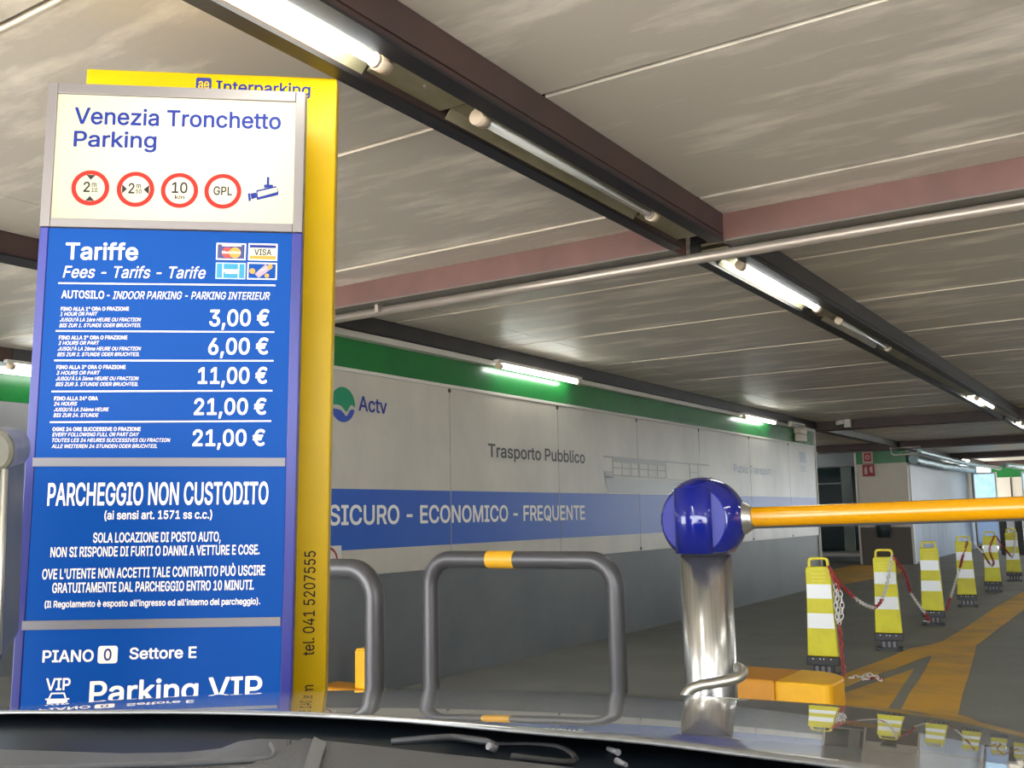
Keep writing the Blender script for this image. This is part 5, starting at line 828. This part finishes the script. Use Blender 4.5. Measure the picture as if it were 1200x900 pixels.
# level square and car pictogram
def rrect(x0, y0, x1, y1, r, z, n=5):
    P = []
    for cx, cy, a in ((x1 - r, y1 - r, 0), (x0 + r, y1 - r, 90), (x0 + r, y0 + r, 180), (x1 - r, y0 + r, 270)):
        P += [(p, q, z) for p, q in arc(cx, cy, r, a, a + 90, n)]
    return P
MB().flat(rrect(.238, -1.788, .294, -1.738, .008, ZL - .0004)).obj('level_square', 'signtxt', sign)
text('0', 'B', (.255, -1.779), (.277, -1.779), .032, sign, 'signside', ZL + .0003)
b = MB()
def P3(pts): b.flat([(p, -q, ZL) for p, q in pts])
P3([(.112, 1.868), (.150, 1.868), (.156, 1.884), (.151, 1.884), (.147, 1.872), (.115, 1.872), (.110, 1.884), (.105, 1.884)])
P3([(.103, 1.885), (.158, 1.885), (.160, 1.905), (.101, 1.905)]); P3([(.097, 1.884), (.105, 1.884), (.105, 1.888), (.097, 1.888)]); P3([(.156, 1.884), (.164, 1.884), (.164, 1.888), (.156, 1.888)])
P3([(.103, 1.906), (.112, 1.906), (.112, 1.914), (.103, 1.914)]); P3([(.149, 1.906), (.158, 1.906), (.158, 1.914), (.149, 1.914)])
b.obj('car_pictogram', 'signtxt', sign)

# ================================================================== YELLOW TOTEM BEHIND
n_ = U.cross(V)
tot = thing('yellow_totem', 'bright yellow totem panel standing directly behind the tariff sign', 'sign', mw=frame(Vector((-2.8383, 1.7234, 2.7891)) - n_ * .22, U, V))
MB().box(.040, -2.85, -.11, .882, .1545, 0).obj('panel', 'yellow', tot, bevel=.006)
MB().flat(rrect(.404, -.091, .454, -.137 + .273 - .0, .008, .001)[:0] or rrect(.404, .083, .456, .137, .008, .001)).obj('logo_square', 'txtblue', tot)
text('ae', 'B', (.412, .096), (.449, .096), .036, tot, 'yellow', .002)
text('Interparking', 'N', (.4718, .0871), (.7913, .0868), .0405, tot, 'signnavy', .001)
text('tel. 041 5207555', 'R', (.8443, -1.8033), (.8427, -1.4728), .036, tot, 'signblk', .001)
text('interparking.com', 'R', (.8443, -2.19), (.8443, -1.895), .034, tot, 'signblk', .001)

# ================================================================== TICKET MACHINE AT THE LEFT EDGE
FX = Vector((.60, .80, 0))
tm = thing('ticket_machine', 'grey ticket machine with rounded corners cut by left photo edge', 'machine', mw=frame((-2.345, 1.385, 0), FX, Vector((.095, -.03, 1))))
def rbox(x0, y0, x1, y1, r, z0, z1, n=6): return MB().prism(rrect(x0, y0, x1, y1, r, z0, n), (0, 0, z1 - z0))
rbox(-.42, 1.075, .0, 1.62, .045, -.32, 0).obj('housing', 'ticket', tm, bevel=.01)
rbox(-.43, 1.525, .012, 1.635, .05, -.33, .012).obj('rain_hood', 'ticketcap', tm, bevel=.012)
MB().tube([(-.008, 1.54, .004), (-.008, 1.12, .004), (-.045, 1.085, .004), (-.39, 1.085, .004)], .008, 8).obj('edge_bead', 'rail', tm)
rbox(-.38, 1.20, -.055, 1.50, .02, .0005, .006).obj('front_panel', 'ticketface', tm)
MB().box(-.30, 1.30, .0065, -.16, 1.42, .012).obj('screen', 'glass', tm)
MB().box(-.11, 1.12, .0005, -.06, 1.155, .01).obj('coin_slot', 'bar', tm)
rbox(-.36, .04, -.06, 1.07, .03, -.27, -.05).obj('pedestal', 'ticket', tm, bevel=.008)
MB().box(-.42, .0, -.32, .0, .038, .0).obj('foot_plate', 'basebl', tm)

# ================================================================== HOOPS
def hoop(x0, x1, y, top, label, tape):
    t = thing('hoop_barrier', label, 'hoop', (x0, y, 0), 'dark grey tubular hoops')
    r, R = .046, .14
    w = x1 - x0
    P = [(0, 0, 0.0)] + [(0, 0, .3), (0, 0, top - R - .05)]
    P += [(R + R * math.cos(math.radians(a)), 0, top - R + R * math.sin(math.radians(a))) for a in range(180, 89, -10)]
    P += [(w * .5, 0, top)]
    P += [(w - R + R * math.cos(math.radians(a)), 0, top - R + R * math.sin(math.radians(a))) for a in range(90, -1, -10)]
    P += [(w, 0, top - R - .05), (w, 0, .3), (w, 0, 0)]
    MB().tube(P, r, 20).obj('tube', 'hoop', t)
    if tape: MB().tube([(tape[0], 0, top), (tape[1], 0, top)], r + .0015, 20, caps=False).obj('reflective_band', 'tape', t)
    for x in (0, w): MB().tube([(x, 0, 0), (x, 0, .012)], .10, 20).obj('foot_flange', 'hoop', t)
    return t
hoop(-3.50, -2.335, 4.52, 1.175, 'dark grey tubular hoop with yellow band, left of the bollard', (.40, .575))
hoop(-4.28, -3.075, 3.555, 1.175, 'dark grey tubular hoop partly hidden behind the yellow totem', None)

# ================================================================== BOOM BARRIER
bx, by = -1.644, 4.011
bb = thing('boom_barrier', 'steel post with round blue head carrying a yellow boom', 'barrier', (bx, by, 0))
MB().tube([(0, 0, 0), (0, 0, 1.226)], .107, 40).obj('post', 'stainless', bb)
MB().tube([(0, 0, 0), (0, 0, .02)], .17, 32).obj('base_plate', 'rail', bb)
MB().tube([(0, 0, 1.2265), (0, 0, 1.236)], .10, 32).obj('neck_ring', 'basebl', bb)
# head: ball cut by a vertical face towards -y and flat underneath
R = .180; cz = 1.372 
bm = bmesh.new(); bmesh.ops.create_uvsphere(bm, u_segments=64, v_segments=40, radius=R)
for no, co in (((0, -1, 0), (0, -.62 * R, 0)), ((0, 0, -1), (0, 0, -(cz - 1.2365)))):
    g = bmesh.ops.bisect_plane(bm, geom=bm.verts[:] + bm.edges[:] + bm.faces[:], plane_co=co, plane_no=no, clear_outer=True)
    bmesh.ops.contextual_create(bm, geom=[e for e in g['geom_cut'] if isinstance(e, bmesh.types.BMEdge)])
for f in bm.faces: f.smooth = len(f.verts) < 6
me = bpy.data.meshes.new('head'); bm.to_mesh(me); bm.free(); me.materials.append(M['headblue'])
o = bpy.data.objects.new('head', me); COL.objects.link(o); o.parent = bb; o.location = (0, 0, cz)
rf = R * math.sqrt(1 - .62 ** 2)
pts = [(p, -.62 * R - .0015, cz + q) for p, q in arc(0, 0, rf - .003, -72, 252, 48) if q < .125]
MB().prism(pts, (0, .001, 0)).obj('lightened_face_plate', 'headface', bb)
pts = [(.0, 0)]
b = MB(); prof = arc(0, 0, .082, 180, 360, 24)
b.prism([(p, -.62 * R - .0016 + q * .55, 1.2365) for p, q in prof], (0, 0, .268))
o = b.obj('cover', 'headblue', bb); 
for p in o.data.polygons: p.use_smooth = abs(p.normal.z) < .5 and abs(p.normal.y + 1) > -1 and len(p.vertices) == 4
for a in (20, 80, 140): 
    q = Vector((math.cos(math.radians(a)) * R, .02, cz + math.sin(math.radians(a)) * R))
    MB().tube([q * 1.0, q + (q - Vector((0, 0, cz))).normalized() * .003], .006, 8).obj('bolt', 'rail', bb)
MB().tube([(.145, .03, cz + .004), (.172, .03, cz + .005), (.20, .03, cz + .006), (.21, .03, cz + .007)], [.070, .066, .048, .046], 24).obj('collar', 'rail', bb)
# arm: rounded profile, black rubber edge below
ax0, az0 = .205, cz + .008
ax1, az1 = 3.3, cz + .008 + .0175 * 3.1
prof = [(p * .85, q) for p, q in arc(0, 0, .041, 0, 360, 20)[:-1]]
b = MB(); n = len(prof)
b.add([(ax0, .03 + p, az0 + q) for p, q in prof] + [(ax1, .03 + p, az1 + q) for p, q in prof], [(i, (i + 1) % n, n + (i + 1) % n, n + i) for i in range(n)], True)
b.add([(ax0, .03 + p, az0 + q) for p, q in prof], [tuple(range(n))]); b.add([(ax1, .03 + p, az1 + q) for p, q in prof], [tuple(range(n))])
arm = b.obj('boom', 'boom', bb)
b = MB().prism([(ax0 + .01, .03 - .012, az0 - .047), (ax0 + .01, .03 + .012, az0 - .047), (ax0 + .01, .03 + .012, az0 - .036), (ax0 + .01, .03 - .012, az0 - .036)], (ax1 - ax0 - .02, 0, az1 - az0))
b.obj('rubber_edge', 'rubber', arm)
# bent guard rail by the post
gp = [(-1.62, 3.62, 0), (-1.62, 3.62, .55), (-1.615, 3.625, .66), (-1.59, 3.64, .722), (-1.555, 3.66, .748), (-1.50, 3.70, .758), (-1.45, 3.74, .768), (-1.425, 3.77, .778), (-1.43, 3.81, .793), (-1.46, 3.84, .80)]
def smooth(P, n=5):
    P = [Vector(p) for p in P]; out = []
    for i in range(len(P) - 1):
        a, b_, c, d = P[max(i - 1, 0)], P[i], P[i + 1], P[min(i + 2, len(P) - 1)]
        for k in range(n):
            t = k / n
            out.append(.5 * ((2 * b_) + (c - a) * t + (2 * a - 5 * b_ + 4 * c - d) * t * t + (3 * b_ - a - 3 * c + d) * t ** 3))
    return out + [P[-1]]
t = thing('guard_rail', 'bent satin steel rail curling in front of the bollard post', 'rail', (-1.62, 3.62, 0))
MB().tube([p - Vector((-1.62, 3.62, 0)) for p in smooth(gp)], .0205, 16).obj('rail_tube', 'rail', t)
MB().tube([(0, 0, 0), (0, 0, .01)], .05, 16).obj('foot', 'rail', t)

# ================================================================== KERB BLOCKS
t = thing('kerb_block', 'yellow and ochre rounded kerb block behind the steel post', 'kerb', (-3.0, 7.18, 0))
P = [(0, 0), (.535, 0), (.535, .6), (0, .6)]
MB().prism([(x, y, 0) for x, y in P], (0, 0, .2)).obj('ochre_section', 'kerb2', t, bevel=.02)
rp = [(.537, 0), (.87, 0)] + arc(.87, .07, .07, -90, 0, 4)[1:] + arc(.64, .30, .30, 0, 90, 10) + [(.537, .6)]
MB().prism([(x, y, 0) for x, y in rp], (0, 0, .2)).obj('yellow_section', 'kerb', t, bevel=.02)
t = thing('kerb_block', 'low ochre kerb block seen under the left hoop', 'kerb', (-5.42, 5.55, 0))
MB().box(0, 0, 0, .50, .28, .19).obj('kerb_body', 'kerb2', t, bevel=.03)
t = thing('marker_post', 'short upright yellow marker standing on the kerb under left hoop', 'post', (-5.04, 5.6, .19))
MB().box(0, 0, 0, .095, .10, .275).obj('marker_body', 'kerb', t, bevel=.012)
MB().box(.01, .01, .276, .085, .09, .284).obj('marker_cap', 'tape', t)

# ================================================================== DELINEATOR BARRIERS
def taper(z): return (.108 if z > .7 else .108 + (.7 - z) / .53 * .02)
def barrier(label):
    t = thing('lane_delineator', label, 'barrier', group='yellow lane barriers with two white bands')
    o = [(-.128, .17), (.128, .17), (.108, .70), (.108, .90), (.095, .925), (-.095, .925), (-.108, .90), (-.108, .70)]
    pn = MB().prism([(x, -.035, z) for x, z in o], (0, .07, 0)).obj('panel', 'delin', t, bevel=.008)
    for z0, z1 in ((.405, .53), (.655, .775)):
        MB().prism([(-taper(z0) + .006, -.0375, z0), (taper(z0) - .006, -.0375, z0), (taper(z1) - .006, -.0375, z1), (-taper(z1) + .006, -.0375, z1)], (0, .002, 0)).obj('reflective_band', 'reflect', pn)
        MB().prism([(-taper(z0) + .006, .0375, z0), (taper(z0) - .006, .0375, z0), (taper(z1) - .006, .0375, z1), (-taper(z1) + .006, .0375, z1)], (0, -.002, 0)).obj('reflective_band', 'reflect', pn)
    for z in (.80, .83, .86): MB().box(-.06, -.0385, z, .06, -.0355, z + .008).obj('moulded_rib', 'deline', pn)
    P = smooth([(-.078, 0, .92), (-.078, 0, .965), (-.062, 0, .99), (0, 0, .993), (.062, 0, .99), (.078, 0, .965), (.078, 0, .92)], 4)
    MB().tube(P, .013, 10).obj('handle', 'deline', t)
    bc = MB().box(-.135, -.05, .095, .135, .05, .168).obj('base_collar', 'basebl', t, bevel=.008)
    b = MB()
    for x in (-.08, -.02, 0.01, .07): b.tube([(x, -.0505, .15), (x, -.053, .15)], .006, 6)
    b.obj('collar_rivets', 'reflect', bc)
    MB().box(-.085, -.04, .03, .085, .04, .0945).obj('stem', 'basebl', t, bevel=.004)
    for x in (-.05, 0, .05): MB().box(x - .012, -.055, .035, x + .012, -.041, .09).obj('stem_rib', 'bar', t)
    for x in (-.105, .105): MB().box(x - .028, -.08, 0, x + .028, .08, .0295).obj('foot', 'basebl', t, bevel=.008)
    MB().box(-.075, -.05, 0, .075, .05, .0292).obj('foot_bridge', 'basebl', t)
    return t
def copy_tree(o, parent=None):
    c = o.copy(); COL.objects.link(c)
    if parent: c.parent = parent
    for ch in list(o.children): copy_tree(ch, c)
    return c
BP = [(-2.565, 8.78, -2, 'nearest yellow delineator with tangled chain hanging at its right side'),
      (-2.45, 10.68, 2, 'second yellow delineator in the row, loop chain joining it to the nearest'),
      (-2.49, 13.2, -3, 'third yellow delineator, chain end clipped at its black foot'),
      (-2.50, 15.76, 3, 'fourth yellow delineator with chain slanting across its white bands'),
      (-2.54, 18.66, 1, 'fifth yellow delineator in front of the pale glowing box'),
      (-2.54, 21.45, 0, 'sixth and smallest yellow delineator at the far right'),
      (-2.50, 24.3, 0, 'seventh yellow delineator, mostly beyond the right photo edge')]
proto = barrier('')
for i, (x, y, a, la) in enumerate(BP):
    o = proto if i == 0 else copy_tree(proto)
    o.location = (x, y, 0); o.rotation_euler.z = math.radians(a + 6); o['label'] = la

# chains of plastic links
def link(b, c, t, s, flip, L=.058, Wd=.032, r=.0052):
    t = t.normalized(); a = t.cross(Vector((0, 0, 1)))
    if a.length < .1: a = t.cross(Vector((1, 0, 0)))
    a.normalize(); n = a if flip else t.cross(a).normalized()
    P = []
    for k in range(10):
        q = 2 * math.pi * k / 10
        P.append(c + t * (math.cos(q) * L / 2) + n * (math.sin(q) * Wd / 2))
    b.tube(P, r, 5, closed=True)
def chain(label, pts, pattern, n=8):
    """pts: polyline; pattern: list of (length fraction, colour)"""
    P = smooth(pts, n)
    d = [0]
    for a, b_ in zip(P[:-1], P[1:]): d.append(d[-1] + (b_ - a).length)
    T = d[-1]; k = int(T / .046)
    t = thing('plastic_chain', label, 'chain', tuple(P[0]), 'red and white plastic chains')
    B = {'chred': MB(), 'chwhite': MB()}
    for i in range(k):
        s = (i + .5) / k; x = s * T
        j = max(q for q in range(len(d) - 1) if d[q] <= x)
        f = (x - d[j]) / max(1e-6, d[j + 1] - d[j])
        c = P[j].lerp(P[j + 1], f); tg = P[j + 1] - P[j]
        acc = 0; colr = pattern[-1][1]
        for fr, cc in pattern:
            acc += fr
            if s < acc: colr = cc; break
        link(B[colr], c - P[0], tg, s, i % 2 == 0)
    for key, nm in (('chred', 'red_links'), ('chwhite', 'white_links')):
        if B[key].v: stuff(B[key].obj(nm, key, t))
    return t
r_, w_ = 'chred', 'chwhite'
def near(i, dx, dz, dy=-.06): return (BP[i][0] + dx, BP[i][1] + dy, dz)
chain('looped red and white chain between the two nearest delineators', [near(0, .10, .93), near(0, .16, .80, 0), (-2.36, 9.25, .60), (-2.36, 9.8, .50), (-2.38, 10.25, .57), near(1, .06, .78), near(1, .09, .94)], [(.25, r_), (.30, w_), (.15, r_), (.30, w_)])
chain('red and white chain hanging down beside the nearest delineator', [near(0, .12, .92), near(0, .155, .75), near(0, .16, .60), near(0, .165, .45), near(0, .17, .25), near(0, .18, .02)], [(.17, r_), (.36, w_), (.47, r_)])
chain('doubled white chain tied in a bunch beside the nearest delineator', [near(0, .14, .86), near(0, .19, .70), near(0, .195, .55), near(0, .16, .47), near(0, .145, .60), near(0, .15, .72)], [(.2, r_), (.8, w_)])
chain('coil of red and white chain lying on the yellow floor paint', [near(0, .22, .012), near(0, .30, .012, .05), near(0, .34, .012, -.08), near(0, .42, .012, .06), near(0, .47, .012, -.06), near(0, .42, .03, .0), near(0, .33, .03, .06), near(0, .38, .03, -.05)], [(.35, w_), (.3, r_), (.35, w_)])
chain('chain sloping from second delineator down to foot of the third', [near(1, .10, .93), near(1, .15, .75, .2), (-2.38, 11.5, .50), (-2.40, 12.3, .20), near(2, -.02, .06, -.2), near(2, -.10, .05, -.1)], [(.35, r_), (.30, w_), (.25, r_), (.1, w_)])
chain('chain rising from foot of third delineator across the fourth', [near(2, .13, .16, .1), (-2.40, 14.0, .32), (-2.42, 14.8, .58), near(3, -.0, .72, -.1), near(3, .07, .92, -.08)], [(.2, r_), (.4, w_), (.4, r_)])
chain('chain from fourth delineator sagging towards the fifth', [near(3, .10, .93), (-2.35, 16.4, .75), (-2.36, 17.2, .52), (-2.42, 18.0, .52), near(4, .0, .70, -.1), near(4, .08, .92)], [(.25, w_), (.2, r_), (.1, w_), (.45, r_)])
chain('faint chain between the fifth and sixth delineators', [near(4, .10, .93), (-2.40, 19.6, .62), (-2.42, 20.5, .52), near(5, .1, .92)], [(.5, r_), (.5, w_)])

# ================================================================== THE CAR (bonnet, cowl and dashboard of the photographer's car)
CF = Vector((-0.3242, 0.946, 0)); CR = Vector((0.946, 0.3242, 0))
car = thing('car', "silver grey bonnet, black cowl and dashboard of the viewer's own car", 'car', mw=frame((0, 0, 0), CR, CF))
# local: x = right, y = forward
A_, s_, c_, e_, k_ = 1.1881, 0.1, 0.0393, 0.0405, 0.0526
def hz(x, y):
    z = A_ - s_ * (y - 1) - c_ * (y - 1) ** 2 - e_ * x - k_ * x * x
    if y > 2.0: z -= .45 * (y - 2.0) ** 2
    if x < -1.18: z -= 1.1 * (x + 1.18) ** 2
    if x > .55: z -= 1.1 * (x - .55) ** 2
    return z
NE = [(-1.45, 1.27), (-1.2, 1.20), (-.9614, 1.1158), (-.7969, 1.0641), (-.662, 1.0545), (-.5235, 1.035), (-.4, 1.008), (-.3503, .9926), (-.2197, .9427), (-.1121, .9282), (-.0361, .8897), (.0574, .8658), (.1685, .8087), (.4, .80), (.75, .83)]
def near_edge(x):
    for (a, b_), (c, d) in zip(NE[:-1], NE[1:]):
        if a <= x <= c: return b_ + (d - b_) * (x - a) / (c - a)
    return NE[-1][1] if x > 0 else NE[0][1]
nx, ny = 66, 48
b = MB(); vs = []
x0, x1 = -1.42, .74
for j in range(ny + 1):
    for i in range(nx + 1):
        x = x0 + (x1 - x0) * i / nx
        ye = sum(near_edge(x + q * .02) for q in (-2, -1, 0, 1, 2)) / 5
        far = 2.42 - .14 * ((x + .34) / 1.05) ** 2
        y = ye + (far - ye) * j / ny
        vs.append((x, y, hz(x, y)))
b.add(vs, [(j * (nx + 1) + i, j * (nx + 1) + i + 1, (j + 1) * (nx + 1) + i + 1, (j + 1) * (nx + 1) + i) for j in range(ny) for i in range(nx)], True)
bon = b.obj('bonnet', 'hood', car)
so = bon.modifiers.new('thickness', 'SOLIDIFY'); so.thickness = .003; so.offset = -1
# body below the bonnet
b = MB()
out = [(-1.42, .3), (-1.42, 1.9), (-1.30, 2.2), (-.95, 2.30), (.27, 2.30), (.60, 2.2), (.74, 1.9), (.74, .3)]
n = len(out)
top = [(x, y, min(hz(x, max(y, 1.3)), 1.14) - .05) for x, y in out]
b.add([(x, y, .25) for x, y in out] + top, [(i, (i + 1) % n, n + (i + 1) % n, n + i) for i in range(n)] + [tuple(range(n))])
b.obj('front_body', 'hood', car)
MB().box(-1.2, 2.25, .3, .5, 2.36, .62).obj('bumper', 'basebl', car, bevel=.03)
for x in (-1.30, .62):
    MB().tube([(x - .1, 1.75, .32), (x + .1, 1.75, .32)], .32, 32).obj('wheel', 'tyre', car, bevel=.02)
# cowl
b = MB(); vs = []
xs = [x0 + (x1 - x0) * i / 40 for i in range(41)]
for x in xs:
    ye = near_edge(x)
    for q, dz in ((.07, -.011), (.03, -.015), (-.02, -.018), (-.08, -.03), (-.16, -.035), (-.40, -.04)):
        vs.append((x, ye + q, hz(x, ye) + dz))
b.add(vs, [(i * 6 + j, i * 6 + j + 1, (i + 1) * 6 + j + 1, (i + 1) * 6 + j) for i in range(40) for j in range(5)], True)
o = b.obj('cowl', 'cowl', car)
# dashboard (points on the plane z = 1.22, world -> car frame)
def tocar(x, y, z):
    v = Vector((x, y, 0)); return (v.dot(CR), v.dot(CF), z)
D = [(-.93, .40), (-.882, .458), (-.823, .483), (-.713, .525), (-.67, .553), (-.657, .575), (-.664, .60), (-.655, .615), (-.633, .624), (-.617, .627), (-.504, .636), (-.382, .648), (-.315, .649), (-.228, .642), (-.123, .622), (.1, .56), (.35, .45)]
front = [tocar(x, y, 1.22) for x, y in D]
SP = 9
a_ = front[:SP + 1]; c2 = front[SP:]
def dashpart(F, name, mt, dz=0):
    b = MB(); k = len(F); vs = []
    for x, y, z in F:
        vs += [(x, y, z + dz - .05), (x, y, z + dz - .006), (x, y - .006, z + dz), (x, y - .10, z + dz + .0), (x, y - .3, z + dz - .02), (x, -.1 if y - .3 > -.1 else y - .35, z + dz - .06)]
    b.add(vs, [(i * 6 + j, i * 6 + j + 1, (i + 1) * 6 + j + 1, (i + 1) * 6 + j) for i in range(k - 1) for j in range(5)], True)
    return b.obj(name, mt, car)
dashpart(a_, 'dashboard', 'dash')
dashpart(c2, 'dashboard_centre', 'dash', .002)
Rg = [tocar(x, y, 1.222) for x, y in ((-.80, .39), (-.741, .436), (-.69, .474), (-.636, .513), (-.60, .542), (-.588, .556), (-.597, .572), (-.622, .592))]
MB().tube(smooth(Rg, 5), .0022, 8).obj('trim_bead', 'dash2', car)
MB().tube([tocar(-.623, .613, 1.2205), tocar(-.50, .49, 1.2205)], .0016, 6).obj('panel_seam', 'basebl', car)
MB().prism([tocar(-.60, .618, 1.2235), tocar(-.575, .606, 1.2235), tocar(-.52, .54, 1.2235), tocar(-.50, .50, 1.2235), tocar(-.56, .57, 1.2235)], (0, 0, .002)).obj('moulded_ridge', 'dash2', car)
# wiper and washer nozzle on the cowl
W_ = [tocar(-.644, .768, 1.188), tocar(-.602, .809, 1.189), tocar(-.56, .812, 1.188), tocar(-.539, .791, 1.19)]
wp = MB().tube(W_, .0035, 8).obj('wiper_arm', 'basebl', car)
MB().tube([tocar(-.539, .791, 1.188), tocar(-.541, .783, 1.192)], .0035, 10).obj('pivot_cap', 'bar', wp)
MB().tube(smooth([tocar(-.566, .826, 1.182), tocar(-.503, .842, 1.184), tocar(-.464, .805, 1.182), tocar(-.52, .79, 1.184)], 4), .003, 6).obj('wiper_blade', 'rubber', wp)
nz = MB().tube([tocar(-.452, .849, 1.186), tocar(-.435, .836, 1.187)], [.002, .003], 10).obj('washer_nozzle', 'bar', car)
MB().tube([tocar(-.424, .812, 1.186), tocar(-.41, .802, 1.186)], [.003, .002], 10).obj('washer_nozzle', 'bar', car)

# the cabin around the viewer: roof, rear, doors and pillars keep the dashboard in shade
b = MB()
prof = [(.28, 1.60), (.10, 1.66), (-.8, 1.68), (-1.7, 1.62), (-2.3, 1.30), (-2.35, 1.26), (-2.30, 1.24), (-1.7, 1.58), (-.8, 1.64), (.10, 1.62), (.26, 1.575)]
b.prism([(-1.12, y, z) for y, z in prof], (1.56, 0, 0)); b.obj('roof', 'hood', car, bevel=.01)
MB().box(-1.30, -2.6, .28, .62, .25, .9).obj('rear_body', 'hood', car, bevel=.05)
for x in (-1.34, .60): MB().box(x, -2.4, .85, x + .06, .55, 1.08).obj('door', 'hood', car, bevel=.02)
for x0_, x1_ in ((-1.12, -1.34), (.44, .64)):
    MB().tube([(x0_, .24, 1.60), (x1_, .86, 1.14)], .032, 10).obj('windscreen_pillar', 'basebl', car)
    MB().tube([(x0_, -.75, 1.64), (x1_, -.75, 1.05)], .035, 10).obj('door_pillar', 'basebl', car)
    MB().tube([(x0_, -1.7, 1.58), (x1_, -2.1, 1.05)], .05, 10).obj('rear_pillar', 'hood', car)
MB().box(-1.28, -2.4, .9, .6, -2.2, 1.24).obj('tailgate', 'hood', car, bevel=.03)
for x in (-.85, .0): 
    MB().box(x - .24, -.80, .95, x + .24, -.62, 1.42).obj('seat_back', 'dash', car, bevel=.05)
for x in (-1.30, .62): MB().tube([(x - .1, -1.6, .32), (x + .1, -1.6, .32)], .32, 32).obj('wheel', 'tyre', car, bevel=.02)
